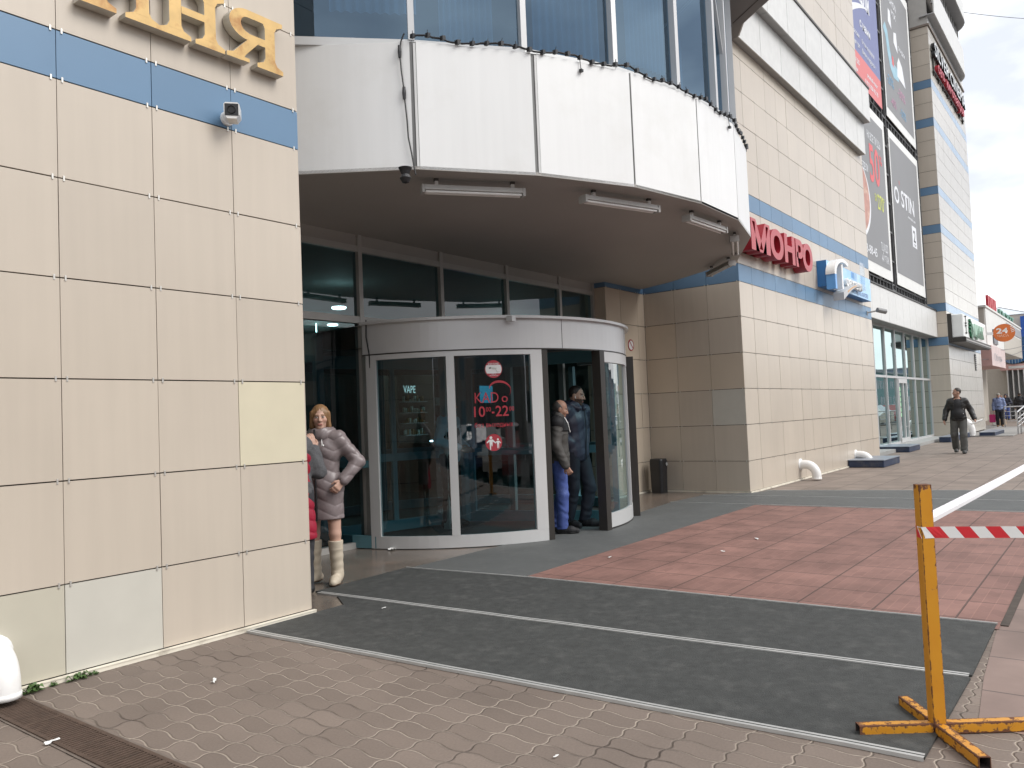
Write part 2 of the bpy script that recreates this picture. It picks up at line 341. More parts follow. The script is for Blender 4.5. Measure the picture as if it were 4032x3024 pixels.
def slab_mat(name, col, tile, joint, rot=0, pattern=False, jw=.006):
    """square slabs with uneven joints; pattern adds the pressed hexagon relief of the red tiles"""
    m = bpy.data.materials.new(name); m.use_nodes = True; t = m.node_tree; b = t.nodes['Principled BSDF']; N = t.nodes.new; lk = t.links.new
    tcn = N('ShaderNodeTexCoord'); mpn = N('ShaderNodeMapping'); mpn.inputs['Rotation'].default_value = (0, 0, rot); lk(tcn.outputs['Object'], mpn.inputs[0])
    br = N('ShaderNodeTexBrick'); br.offset = 0; br.inputs['Scale'].default_value = 1; br.inputs['Brick Width'].default_value = tile; br.inputs['Row Height'].default_value = tile
    br.inputs['Mortar Size'].default_value = jw; br.inputs['Mortar Smooth'].default_value = .3
    c1 = tuple(x*.92 for x in col); c2 = tuple(x*1.08 for x in col)
    br.inputs['Color1'].default_value = (*c1, 1); br.inputs['Color2'].default_value = (*c2, 1); br.inputs['Mortar'].default_value = (*joint, 1)
    lk(mpn.outputs[0], br.inputs['Vector'])
    nz = N('ShaderNodeTexNoise'); nz.inputs['Scale'].default_value = 2.2; nz.inputs['Detail'].default_value = 8; lk(tcn.outputs['Object'], nz.inputs['Vector'])
    mr = N('ShaderNodeMapRange'); mr.inputs[1].default_value = .3; mr.inputs[2].default_value = .7; mr.inputs[3].default_value = .80; mr.inputs[4].default_value = 1.2; lk(nz.outputs[0], mr.inputs[0])
    sc = N('ShaderNodeVectorMath'); sc.operation = 'SCALE'; lk(br.outputs[0], sc.inputs[0]); lk(mr.outputs[0], sc.inputs['Scale']); prev = sc.outputs[0]
    h = br.outputs['Fac']
    bp = N('ShaderNodeBump'); bp.inputs['Strength'].default_value = .6; bp.inputs['Distance'].default_value = .006; bp.invert = True; lk(h, bp.inputs['Height'])
    if pattern:
        b2 = N('ShaderNodeTexBrick'); b2.offset = .5; b2.inputs['Scale'].default_value = 1; b2.inputs['Brick Width'].default_value = tile/3; b2.inputs['Row Height'].default_value = tile/6
        b2.inputs['Mortar Size'].default_value = .0035; b2.inputs['Mortar Smooth'].default_value = .2
        b2.inputs['Color1'].default_value = (.90, .88, .88, 1); b2.inputs['Color2'].default_value = (1.07, 1.06, 1.06, 1); b2.inputs['Mortar'].default_value = (1.20, 1.20, 1.18, 1)
        dis = N('ShaderNodeTexWave'); dis.inputs['Scale'].default_value = 3.3; dis.bands_direction = 'Y'; dis.inputs['Distortion'].default_value = 0
        lk(mpn.outputs[0], dis.inputs['Vector']); ad = N('ShaderNodeVectorMath'); ad.operation = 'MULTIPLY_ADD'; ad.inputs[1].default_value = (.05, .0, 0)
        lk(dis.outputs[0], ad.inputs[0]); lk(mpn.outputs[0], ad.inputs[2]); lk(ad.outputs[0], b2.inputs['Vector'])
        ml = N('ShaderNodeVectorMath'); ml.operation = 'MULTIPLY'; lk(prev, ml.inputs[0]); lk(b2.outputs[0], ml.inputs[1]); prev = ml.outputs[0]
        bp2 = N('ShaderNodeBump'); bp2.inputs['Strength'].default_value = .4; bp2.inputs['Distance'].default_value = .003; bp2.invert = True; lk(b2.outputs['Fac'], bp2.inputs['Height']); lk(bp.outputs[0], bp2.inputs['Normal']); bp = bp2
    lk(prev, b.inputs['Base Color']); b.inputs['Roughness'].default_value = .72; lk(bp.outputs[0], b.inputs['Normal'])
    return m
ASPH = mat('asphalt', (0.06, 0.06, 0.062), 0.85, var=.15, scale=3, bump=.4, bscale=60)
PAVE = paver_mat()
RED = slab_mat('red_slabs', (0.225, 0.122, 0.100), 0.5, (0.085, 0.052, 0.043), pattern=True, jw=.007)
PINK = slab_mat('pinkish_slabs', (0.23, 0.165, 0.14), 0.6, (0.10, 0.08, 0.07))
FAR = slab_mat('brown_grey_slabs', (0.205, 0.165, 0.138), 0.5, (0.12, 0.095, 0.08), jw=.008)
def sheet(name, poly, z, m, th=.0):
    b = MB()
    n = len(poly)
    b.add([(x, y, z) for x, y in poly], [tuple(range(n))])
    if th: b.add([(x, y, z) for x, y in poly]+[(x, y, z-th) for x, y in poly], [(i, i+n, (i+1) % n+n, (i+1) % n) for i in range(n)])
    o = b.build(name, m); return o
struct(sheet('ground', [(-600, -600), (600, -600), (600, 600), (-600, 600)], -.16, mat('far_ground', (.09, .085, .08), .9)))
struct(sheet('road', [(-300, -60), (300, -60), (300, -6.6), (-300, -6.6)], -.13, ASPH))
struct(sheet('pavement', [(-40, -6.4), (1.86, -6.4), (1.86, .0), (-40, .0)], 0, PAVE))
struct(sheet('far_pavement', [(1.86, -6.4), (150, -6.4), (150, 12.), (9.1, 12.), (9.1, 2.15), (1.86, 0)], -.003, FAR))
kb = MB(); kb.box(-60, -6.6, -.14, 150, -6.4, .0); struct(kb.build('kerb', mat('kerb_stone', (.3, .29, .28), .8, var=.1)))
struct(sheet('slab_path', [(.12, -4.36), (0.8, -4.3), (1.95, -4.24), (7.6, -4.1), (16, -4.2), (16, -6.0), (-.2, -6.2)], .003, PINK))
struct(sheet('entrance_floor', [(0, .0), (1.0, -.5), (2.2, -.62), (8.95, -.62), (9.12, .1), (9.12, 2.2), (0, 2.2)], .002, GRANITE))
struct(sheet('red_paving', [(1.80, -4.26), (7.72, -4.2), (7.66, -.55), (1.79, -.66)], .006, RED))
gl = MB(); gl.obox((1.9, -4.3, .004), (5.8, .05, 0), (0, .045, 0), (0, 0, .006)); struct(gl.build('gutter_line', mat('gutter_dirt', (.07, .055, .045), .9, var=.3, scale=14)))

# rubber mats with aluminium strips ------------------------------------------------
def rmat(name, poly, label, strips, m=RUBBER, z=.012, group='rubber mats laid in front of the entrance'):
    o = tag(sheet(name, poly, z, m, th=.011), label, 'mat', group)
    for (a, b, wd) in strips:
        a, b = Vector((*a, 0)), Vector((*b, 0)); d = (b-a); n = Vector((-d.y, d.x, 0)).normalized(); s = MB()
        K = 14; jit = [random.uniform(-.004, .004) for _ in range(K+1)]
        for i in range(K):
            p, q = a+d*(i/K)+n*jit[i], a+d*((i+1)/K)+n*jit[i+1]
            for lo, hi, zz in ((-wd/2, -wd*.1, z+.006), (wd*.1, wd/2, z+.006), (-wd*.1, wd*.1, z+.003)):
                s.add([p+n*lo+Vector((0, 0, zz)), p+n*hi+Vector((0, 0, zz)), q+n*hi+Vector((0, 0, zz)), q+n*lo+Vector((0, 0, zz))], [(0, 1, 2, 3)])
            s.add([p-n*wd/2+Vector((0, 0, zz)) for zz in (.002, z+.006)]+[q-n*wd/2+Vector((0, 0, zz)) for zz in (z+.006, .002)], [(0, 1, 2, 3)])
            s.add([p+n*wd/2+Vector((0, 0, zz)) for zz in (.002, z+.006)]+[q+n*wd/2+Vector((0, 0, zz)) for zz in (z+.006, .002)], [(3, 2, 1, 0)])
        s.build('edge_strip', STRIP, o)
    return o
rmat('rubber_mat', [(-.56, -.02), (-.37, -4.24), (.74, -4.25), (.50, .3), (.30, -.02)], 'dark grey rubber mat nearest the camera with a strip on both edges', [((-.56, -.04), (-.37, -4.24), .045), ((.50, .52), (.765, -4.24), .05)])
rmat('rubber_mat', [(.52, .6), (.785, -4.25), (1.90, -4.235), (1.80, -.70), (1.66, .66)], 'dark grey rubber mat beside the red paving', [((1.66, .66), (1.80, -.7), .018), ((1.80, -.7), (1.91, -4.24), .018)])
rmat('rubber_mat', [(1.68, .62), (1.815, -.66), (7.62, -.58), (7.56, .74), (5.6, .52), (3.15, .62)], 'worn pale grey rubber mat running along the revolving door', [], m=RUBBER_L, z=.010)
rmat('rubber_mat', [(7.50, .74), (7.70, -4.2), (8.98, -4.2), (8.62, .70)], 'grey rubber mat strip beyond the red paving', [((7.50, .74), (7.70, -4.2), .02), ((8.62, .70), (8.98, -4.2), .02)], m=RUBBER_L)
rmat('rubber_mat', [(8.65, .68), (9.0, -4.2), (10.55, -4.2), (9.6, -.1), (9.2, .05)], 'farthest grey rubber mat strip passing the beige corner', [((9.55, -.02), (10.5, -4.2), .02)], m=RUBBER_L)

# drain grate ----------------------------------------------------------------------
dg = empty('drain_grate', 'rusty brown slotted drain channel crossing the pavers by the wall', 'drain')
f = MB()
DX, DW = -2.12, .16
f.box(DX-DW/2-.02, -6.2, -.002, DX-DW/2, -.1, .010); f.box(DX+DW/2, -6.2, -.002, DX+DW/2+.02, -.1, .010); f.box(DX-DW/2, -6.2, -.03, DX+DW/2, -.1, .0025, 1)
RUST = mat('rusty_iron', (.085, .055, .04), .8, metal=.2, var=.3, scale=20, bump=.3)
f.build('channel', [RUST, DARK], dg)
f = MB(); y = -.11
while y > -6.15:
    f.box(DX-DW/2, y-.013, .003, DX+DW/2, y, .009); y -= .026
for q in np.arange(-.1, -6.2, -.5): f.box(DX-DW/2, q-.02, .003, DX+DW/2, q-.002, .0105)
f.build('slats', RUST, dg)
b = MB(); b.add([(x, y, .004) for x, y in [(DX-DW/2-.05, -6.2), (DX-DW/2-.03, -.08), (DX-DW/2-.01, -.08), (DX-DW/2-.01, -6.2)]], [(0, 3, 2, 1)])
b.add([(x, y, .004) for x, y in [(DX+DW/2+.01, -6.2), (DX+DW/2+.01, -.08), (DX+DW/2+.035, -.08), (DX+DW/2+.06, -6.2)]], [(0, 3, 2, 1)])
b.build('concrete_edge', mat('dirty_concrete', (.15, .12, .10), .9, var=.3, scale=9), dg)

# ================================================================= SHOPPING MALL
mall = empty('shopping_mall', 'large beige tiled shopping mall with blue bands and a rounded white canopy', 'building')
ZB = [.035, .55, 1.15, 1.75, 2.35, 2.95, 3.55, 3.85, 4.45, 5.05, 5.65, 6.25, 6.85, 7.45]
us = [0, .57]
while us[-1] < 12: us.append(us[-1]+.59)
ux = [-u for u in us][::-1]
nW = len(ux)-1
b = MB()
def ls(i, k):
    c = nW-1-i
    if k == 6: return 1
    if k == 0 and c == 2: return 2
    if k == 0 and c >= 3: return 3
    if k == 2 and c == 0: return 6
    return 0
tiles(b, (0, 0, 0), (1, 0, 0), (0, -1, 0), ux, ZB, ls)
b.box(-12, .03, -.1, -.03, 2.1, 7.45, 4)
tiles(b, (.012, 0, 0), (0, 1, 0), (1, 0, 0), [.004, .55, 1.15, 1.75, 2.1], ZB, lambda i, k: 1 if k == 6 else 0, clips=False)
b.build('left_wall', TM, mall)
b = MB(); b.box(-12, -.028, .002, .03, .0, .03); b.box(-12, -.032, .026, .03, .0, .033); b.build('base_rail', CREAM, mall)
# right wing (the block with the red letters)
XC, XE, YM, YI = 9.12, 18.05, .08, 1.89
ZM = [.03, .54, 1.15, 1.76, 2.37, 2.98, 3.575, 3.88, 4.38, 4.885, 5.19, 5.79, 6.39, 6.99, 7.59, 8.2, 8.8, 9.43, 10.05, 10.65, 11.25, 11.85, 12.45, 13.05, 13.65, 14.25, 14.85, 15.45]
um = [XC+i*(XE-XC)/15 for i in range(16)]
b = MB(); tiles(b, (0, YM, 0), (1, 0, 0), (0, -1, 0), um, ZM, lambda i, k: 1 if k in (6, 9) else 0, gap=.009)
tiles(b, (XE, YM, 0), (0, 1, 0), (1, 0, 0), [.005, .35, .9], ZM, lambda i, k: 1 if k in (6, 9) else 0, clips=False)
b.box(XC+.03, YM+.07, 0, XE-.03, 2.2, 15.4, 4); b.box(XC+.03, 2.2, 3.75, XE-.03, 12, 15.4, 4)
b.build('right_wall', TM, mall)
b = MB()
tiles(b, (XC, 0, 0), (0, 1, 0), (-1, 0, 0), [YM+.004, .67, 1.29, YI], ZM[:9], lambda i, k: 1 if k == 6 else (7 if k in (3,) or (k == 4 and i == 2) else (2 if (k == 2 and i == 0) else 0)))
b.build('recess_side_wall', TM, mall)
b = MB()
XP = 7.76
tiles(b, (0, YI, 0), (1, 0, 0), (0, -1, 0), [XP, 8.26, 8.86, XC-.002], ZM[:8], lambda i, k: 1 if k == 6 else 7)
tiles(b, (XP, 0, 0), (0, 1, 0), (-1, 0, 0), [YI+.004, 2.3], ZM[:8], lambda i, k: 1 if k == 6 else 7, clips=False)
b.box(XP+.03, YI+.03, 0, XC-.02, 2.3, 4.2, 4)
b.build('recess_back_wall', TM, mall)
b = MB(); b.box(XC-.025, YM-.028, .002, XE, YM, .03); b.box(XC-.028, YM-.02, .002, XC, YI, .03); b.box(XP, YI-.028, .002, XC-.03, YI, .028); b.build('base_rail', CREAM, mall)

# cornice bands on the right wing
b = MB()
jw = 1.12
def band(y, yb, z0, z1, x0, x1):
    x = x0; i = 0
    while x < x1-.05:
        x2 = min(x+jw, x1); b.obox((x+.006, y, z0), (x2-x-.012, 0, 0), (0, .02, 0), (0, 0, z1-z0), 0)
        b.obox((x+.006, y+.02, z0), (x2-x-.012, 0, 0), (0, yb-y-.02, 0), (0, 0, .015), 1); x = x2
    b.box(x0, y+.022, z0+.017, x1, yb, z1-.004, 2)
    b.box(x1, y, z0, x1+.012, yb, z1, 0)
b0 = b
band(-.06, YM, 7.82, 8.62, 9.3, 17.86); band(-.22, YM, 8.62, 9.48, 8.2, 17.86)
b.box(8.2, -.24, 9.48, 17.90, YM, 9.53, 3)
b.build('cornice', [CORN, mat('cornice_underside', (.33, .33, .32), .5, island=.05), JOINT, DARKFR], mall)
# rounded upper storey overhang at the corner of the canopy
b = MB()
ov = [(9.30, -.06), (8.9, -.30), (8.44, -.90), (7.6, -1.62), (6.4, -2.1), (5.0, -2.3), (3.6, -2.2), (2.2, -1.6), (1.0, -.6), (.3, .4), (.0, 1.2), (.0, 3), (9.3, 3)]
b.prism(ov[::-1], (0, 0, 7.82), (1, 0, 0), (0, 1, 0), (0, 0, -1), -.03, 0)
for i in range(10):
    p, q = Vector((*ov[i], 7.81)), Vector((*ov[i+1], 7.81)); b.obox(p, q-p, (0, 0, .9), (q-p).cross(Vector((0, 0, 1))).normalized()*-.03, 1)
for i in range(10):   # rim joint under the edge
    p, q = Vector((*ov[i], 7.786)), Vector((*ov[i+1], 7.786)); n = (q-p).cross(Vector((0, 0, 1))).normalized(); c = Vector((4.6, 1.5, 7.786)); n = n if n.dot(c-p) > 0 else -n
    b.quad(p+n*.17, q+n*.17, q+n*.185, p+n*.185, 2)
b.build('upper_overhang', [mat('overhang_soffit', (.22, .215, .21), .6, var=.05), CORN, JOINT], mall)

# ---- canopy
ZS, ZT = 3.66, 4.84
V = [(.02, 1.52), (1.23, -.09), (2.16, -.755), (3.16, -1.22), (4.25, -1.435), (5.3, -1.435), (6.31, -1.20), (7.83, -.40), (8.22, .33), (8.7, 1.12), (9.02, YI)]
b = MB(); JO = []
CI = Vector((4.6, 2.2, 0))
def inward(p, q):
    n = (q-p).cross(Vector((0, 0, 1))).normalized(); return n if n.dot(CI-(p+q)/2) > 0 else -n
for i in range(len(V)-1):
    p, q = Vector((*V[i], 0)), Vector((*V[i+1], 0)); d = (q-p).normalized(); n = inward(p, q)
    g0 = .03 if i in (1, 2) else .012; g1 = .03 if i+1 in (1, 2) else .012
    if i >= 4: g0 = g1 = .008
    b.obox(p+d*g0+Vector((0, 0, ZS)), d*((q-p).length-g0-g1), n*.012, (0, 0, ZT-ZS-.02))
b.build('canopy_panel', PANEL, mall)
b = MB()
for i in range(len(V)-1):
    p, q = Vector((*V[i], 0)), Vector((*V[i+1], 0)); d = (q-p).normalized(); n = inward(p, q)
    b.obox(p+n*.02+Vector((0, 0, ZS+.02)), q-p, n*.05, (0, 0, ZT-ZS-.05), 0)
    for e, s in ((p, 1), (q, -1)):
        b.obox(e+n*.004+d*(.004*s)+Vector((0, 0, ZS+.005)), d*(.03*s), n*.02, (0, 0, ZT-ZS-.03), 0)
for i in (1, 2):
    p, q = Vector((*V[i], 0)), Vector((*V[i+1], 0)); pm = Vector((*V[i-1], 0)); d = (q-p).normalized(); n = inward(p, q)
    b.obox(p+n*.006+d*.002+Vector((0, 0, ZS+.02)), d*.022, n*-.010, (0, 0, ZT-ZS-.06), 1)
b.build('joint_cover', [mat('joint_grey', (.2, .2, .195), .6, streak=.3), mat('joint_profile', (.58, .58, .57), .45, streak=.15)], mall)
b = MB()
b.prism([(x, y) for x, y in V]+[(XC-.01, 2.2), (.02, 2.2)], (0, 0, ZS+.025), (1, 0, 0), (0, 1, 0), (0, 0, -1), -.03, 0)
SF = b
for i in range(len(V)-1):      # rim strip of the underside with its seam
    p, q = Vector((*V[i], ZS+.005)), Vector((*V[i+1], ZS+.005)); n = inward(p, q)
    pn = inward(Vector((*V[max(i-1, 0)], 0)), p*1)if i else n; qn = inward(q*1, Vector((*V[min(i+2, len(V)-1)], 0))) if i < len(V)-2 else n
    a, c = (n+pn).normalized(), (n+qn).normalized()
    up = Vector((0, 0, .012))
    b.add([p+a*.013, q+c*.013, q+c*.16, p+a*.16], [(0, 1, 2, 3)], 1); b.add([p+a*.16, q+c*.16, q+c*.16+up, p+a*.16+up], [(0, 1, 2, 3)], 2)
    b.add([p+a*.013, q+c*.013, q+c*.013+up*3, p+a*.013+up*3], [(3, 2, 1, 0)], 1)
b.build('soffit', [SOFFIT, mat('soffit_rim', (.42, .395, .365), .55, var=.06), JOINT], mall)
# curtain wall above the canopy
b = MB(); fr = MB(); ZW0, ZW1 = ZT, 7.79
wv = [Vector((*p, 0)) for p in [(.05, 1.25), (1.33, .02), (2.16, -.64), (3.08, -1.09), (4.0, -1.33), (4.86, -1.40), (5.3, -1.36), (6.25, -1.08), (7.3, -.45), (7.9, .4), (8.4, 1.2), (8.8, 2.0)]]
for i in range(len(wv)-1):
    p, q = wv[i], wv[i+1]; d = (q-p).normalized(); n = inward(p, q)
    fr.obox(p+Vector((0, 0, ZW0-.02))-n*.02, q-p, n*.08, (0, 0, .075))      # sill
    fr.obox(p+Vector((0, 0, ZW1-.05))-n*.01, q-p, n*.06, (0, 0, .05))
    g = MB(); up = Vector((0, 0, ZW0+.055)); h = Vector((0, 0, ZW1-ZW0-.1))
    g.quad(p+n*.04+up, q+n*.04+up, q+n*.04+up+h, p+n*.04+up+h)
    g.build('window_pane', GLASS_UP, mall)
for i, p in enumerate(wv):
    d = ((wv[min(i+1, len(wv)-1)]-p).normalized()+(p-wv[max(i-1, 0)]).normalized()).normalized(); n = Vector((-d.y, d.x, 0)); n = n if n.dot(CI-p) > 0 else -n
    m_ = MB(); m_.obox(p-d*.028-n*.03+Vector((0, 0, ZW0+.05)), d*.056, n*.09, (0, 0, ZW1-ZW0-.1)); m_.build('mullion', ALU_LIGHT, mall)
p, q = wv[5], wv[6]; n = inward(p, q)
z = Vector((0, 0, 1)); fr.obox(p+z*7.0-n*.0, (q-p)-z*1.4, n*.05, z*.06)
fr.build('window_sill', ALU_WHITE, mall)
# rooms behind the upper windows: back wall, curtains
b = MB(); b.prism([(x, y+.0) for x, y in [(.3, 1.6), (1.5, .6), (3.2, -.5), (4.8, -.8), (6.3, -.4), (8.2, 1.9), (8.2, 2.6), (.3, 2.6)]], (0, 0, ZW0+.02), (1, 0, 0), (0, 1, 0), (0, 0, 1), .02, 0)
b.box(.1, 2.6, ZW0, 9.0, 2.65, 7.8, 0)
b.build('upper_room', mat('upper_room_wall', (.16, .19, .22), .8, var=.1), mall)
cur = MB()
def curtain(a, c, z0, z1, wv_=.02, k=9):
    a, c = Vector((*a, 0)), Vector((*c, 0)); n = Vector((-(c-a).y, (c-a).x, 0)).normalized(); N_ = k*8
    pts = [a+(c-a)*(i/N_)+n*(wv_*math.sin(i/8*2*math.pi)) for i in range(N_+1)]
    cur.add([p+Vector((0, 0, z0)) for p in pts]+[p+Vector((0, 0, z1)) for p in pts], [(i, i+1, i+N_+2, i+N_+1) for i in range(N_)])
curtain((1.0, .75), (1.6, .2), 5.3, 7.7); curtain((1.75, .05), (2.2, -.25), 5.05, 7.7); curtain((2.6, -.45), (3.3, -.8), 5.0, 7.7); curtain((3.7, -.9), (4.3, -1.05), 5.2, 7.7)
cur.build('curtain', mat('curtain_cloth', (.30, .37, .42), .8, var=.1), mall, smooth=True)

# ---- entrance glazing under the canopy
YG = 2.15
b = MB(); MX = [.02, 2.50, 3.92, 5.34, 6.72, XP]
for x in MX[1:-1]: b.box(x-.03, YG-.05, 0, x+.03, YG+.05, ZS)
b.box(XP-.06, YG-.05, 0, XP, YG+.05, ZS); b.box(.013, YG-.04, 0, .05, YG+.04, ZS)
for i in range(len(MX)-1):
    x0, x1 = MX[i]+.03, MX[i+1]-.03
    b.box(x0, YG-.045, 3.45, x1, YG+.045, 3.52); b.box(x0, YG-.045, 2.60, x1, YG+.045, 2.68)
    b.box(x0, YG-.02, 3.52, x1, YG+.02, ZS, 1)
    if i == 0: b.box(x0, YG-.05, .0, x1, YG+.05, .07)
b.build('glazing_frame', [ALU, SOFFIT], mall)
for i in range(len(MX)-1):
    g = MB(); g.quad((MX[i]+.03, YG, 2.68), (MX[i+1]-.03, YG, 2.68), (MX[i+1]-.03, YG, 3.45), (MX[i]+.03, YG, 3.45)); g.build('glazing_pane', GLASS_WALL, mall)
g = MB(); g.quad((.05, YG, .07), (2.47, YG, .07), (2.47, YG, 2.60), (.05, YG, 2.60)); g.build('glazing_pane', GLASS_WALL, mall)
# lobby behind the glass
b = MB(); b.box(-7, 11.8, -.02, 18, 12, 3.7, 0); b.box(-7, 2.3, 3.60, 18, 11.8, 3.66, 1); b.box(-7.1, 2.3, 0, -7, 11.8, 3.7, 0); b.box(17.9, 2.3, 0, 18.0, 11.8, 3.7, 0)
b.box(.0, 2.2, -.02, 9.1, 11.8, .0, 2); b.box(-7, 2.2, -.02, 0, 11.8, 0, 2); b.box(9.1, 2.32, -.02, 18, 11.8, 0, 2); b.box(-7, 2.25, 0, 0, 2.3, 3.7, 0)
b.build('lobby', [mat('lobby_wall', (.11, .15, .15), .7, var=.2, scale=1), mat('lobby_ceiling', (.20, .25, .24), .7), mat('lobby_floor', (.10, .10, .095), .25)], mall)
SHM = [mat('shelf_dark', (.05, .05, .055), .6), mat('shelf_brown', (.11, .07, .045), .6), mat('shelf_pale', (.4, .4, .38), .5), mat('goods_red', (.3, .05, .05), .5), mat('goods_white', (.6, .6, .58), .5), mat('goods_teal', (.06, .2, .22), .5)]
for x0, x1, z1, s in [(-1.5, .4, 2.4, 0), (1.2, 2.6, 2.3, 1), (3.0, 5.6, 2.2, 0), (10.0, 12.4, 2.4, 1)]:
    b = MB(); b.box(x0, 9.6, 0, x1, 10.4, z1, s)
    for zz in (.5, .95, 1.4, 1.85):
        b.box(x0+.05, 9.3, zz, x1-.05, 9.60, zz+.03, 2); x = x0+.12
        while x < x1-.2:
            ww = random.uniform(.06, .2); b.box(x, 9.36, zz+.028, x+ww, 9.5, zz+random.uniform(.12, .34), random.choice((3, 4, 5, 2))); x += ww+random.uniform(.03, .12)
    b.build('shop_shelves', SHM, mall)

# ---- revolving door
door = empty('revolving_door', 'large grey framed revolving door drum with red lettering on its curved glass', 'revolving door')
DC, DR = (4.58, 2.42), 2.31
b = MB(); b.arc(DC, DR-.10, DR, -167.5, -15, 2.20, 2.545, 60); b.build('fascia', ALU_LIGHT, door)
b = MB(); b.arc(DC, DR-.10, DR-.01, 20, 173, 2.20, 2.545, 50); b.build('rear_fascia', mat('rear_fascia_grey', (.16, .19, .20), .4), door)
b = MB(); b.arc(DC, DR-.02, DR+.0015, -107.6, -107.45, 2.206, 2.545, 2); b.arc(DC, DR-.02, DR+.0015, -66.6, -66.4, 2.206, 2.545, 2); b.build('fascia_seam', DARKFR, door)
b = MB(); b.obox((2.355, 1.86, .0), (.12, .25, 0), (.03, -.014, 0), (0, 0, 2.56)); b.build('side_infill', ALU, door)
b = MB(); b.tube([(2.335, 1.855, 2.6), (2.325, 1.85, 2.4), (2.345, 1.83, 2.2), (2.35, 1.83, 2.05)], .008, 6); b.build('cable', BLACKPL, door)
b = MB(); b.arc(DC, DR-.14, DR+.05, -167.5, -15, 2.545, 2.575, 60); b.arc(DC, DR-.02, DR+.006, -167.5, -15, 2.192, 2.206, 60, 1)
b.lathe([(0.0, 2.56), (DR-.1, 2.56)], (DC[0], DC[1], 0), 60, 0); b.box(3.2, .42, 2.50, 3.27, .5, 2.56); b.build('roof_rim', [ALU_WHITE, DARKFR], door)
b = MB(); b.lathe([(DR-.11, 2.3), (0.0, 2.3)], (DC[0], DC[1], 0), 60, 0); b.build('drum_ceiling', mat('drum_ceiling', (.12, .12, .12), .5), door)
def curved_frame(a0, a1, rails, stiles, name, m=ALU_WHITE, th=.055):
    b = MB()
    for z0, z1 in rails: b.arc(DC, DR-th, DR, a0, a1, z0, z1, 18)
    for s0, s1, z0, z1 in stiles: b.arc(DC, DR-th, DR+.002, s0, s1, z0, z1, 3)
    return b.build(name, m, door)
curved_frame(-166.5, -114.9, [(.012, .145), (2.135, 2.198)], [(-166.5, -163.4, .145, 2.135), (-142.75, -140.5, .145, 2.135), (-118.5, -114.9, .145, 2.135)], 'door_frame')
for a0, a1 in ((-163.4, -142.75), (-140.5, -118.5)):
    g = MB(); n = 16
    for i in range(n):
        t0, t1 = R(a0+(a1-a0)*i/n), R(a0+(a1-a0)*(i+1)/n); r = DR-.028
        p = [(DC[0]+r*math.cos(t), DC[1]+r*math.sin(t)) for t in (t0, t1)]
        g.add([(*p[0], .145), (*p[1], .145), (*p[1], 2.135), (*p[0], 2.135)], [(0, 1, 2, 3)])
    g.build('door_glass', ENTR, door, smooth=True)
# dark jambs of the opening, curved right panel
b = MB(); b.arc(DC, DR-.16, DR-.005, -114.9, -112.9, .012, 2.198, 3); b.arc(DC, DR-.09, DR+.03, -92.2, -89.7, .012, 2.198, 3); b.arc(DC, DR-.02, DR+.10, -57.5, -55.2, .012, 2.198, 3); b.build('door_jamb', DARKFR, door)
curved_frame(-89.7, -57.5, [(.03, .20), (2.06, 2.198)], [(-66.8, -65.2, .2, 2.06)], 'side_panel_frame', ALU_WHITE)
b = MB(); b.arc(DC, DR-.065, DR-.005, -89.7, -57.5, .008, .03, 12); b.build('floor_seal', DARKFR, door)
g = MB(); n = 18
for i in range(n):
    t0, t1 = R(-89.7+32.2*i/n), R(-89.7+32.2*(i+1)/n); r = DR-.03
    p = [(DC[0]+r*math.cos(t), DC[1]+r*math.sin(t)) for t in (t0, t1)]
    g.add([(*p[0], .20), (*p[1], .20), (*p[1], 2.06), (*p[0], 2.06)], [(0, 1, 2, 3)])
g.build('side_panel_glass', ENTR, door, smooth=True)
# turning wings
wing = MB(); wg = MB()
for az in (-72, 48, 168):
    d = Vector((math.cos(R(az)), math.sin(R(az)), 0)); n = Vector((-d.y, d.x, 0)); c = Vector((*DC, 0)); r1 = DR-.13; z = Vector((0, 0, 1))
    for z0, z1 in ((.02, .16), (.92, 1.02), (2.12, 2.28)): wing.obox(c+d*.1+z*z0-n*.025, d*(r1-.1), n*.05, z*(z1-z0))
    for r0 in (.1, 1.1, r1-.07): wing.obox(c+d*r0-n*.024+z*.16, d*.07, n*.048, z*1.96)
    wg.quad(c+d*.1+z*.16, c+d*r1+z*.16, c+d*r1+z*2.12, c+d*.1+z*2.12)
wing.lathe([(.1, .02), (.1, 2.28)], (*DC, 0), 12)
wing.build('wing_frame', TEAL, door); wg.build('wing_glass', glass('wing_glass', (.62, .72, .74), .5, .04), door)
b = MB(); b.arc(DC, DR-.06, DR, 20, 160, .02, 2.198, 30); b.build('back_frame', TEAL, door) if False else None
b = MB()
for a in (-10, 20, 48, 76, 104, 132, 160, 172): b.arc(DC, DR-.06, DR, a-1.2, a+1.2, .012, 2.198, 2)
b.arc(DC, DR-.06, DR, -30, 195, .012, .15, 40); b.arc(DC, DR-.06, DR, -30, 195, .92, 1.0, 40); b.build('rear_frame', TEAL, door)
b = MB(); b.lathe([(0.0, .006), (DR-.06, .006)], (*DC, 0), 48); b.build('drum_floor', mat('drum_floor', (.05, .05, .05), .5, var=.15), door)
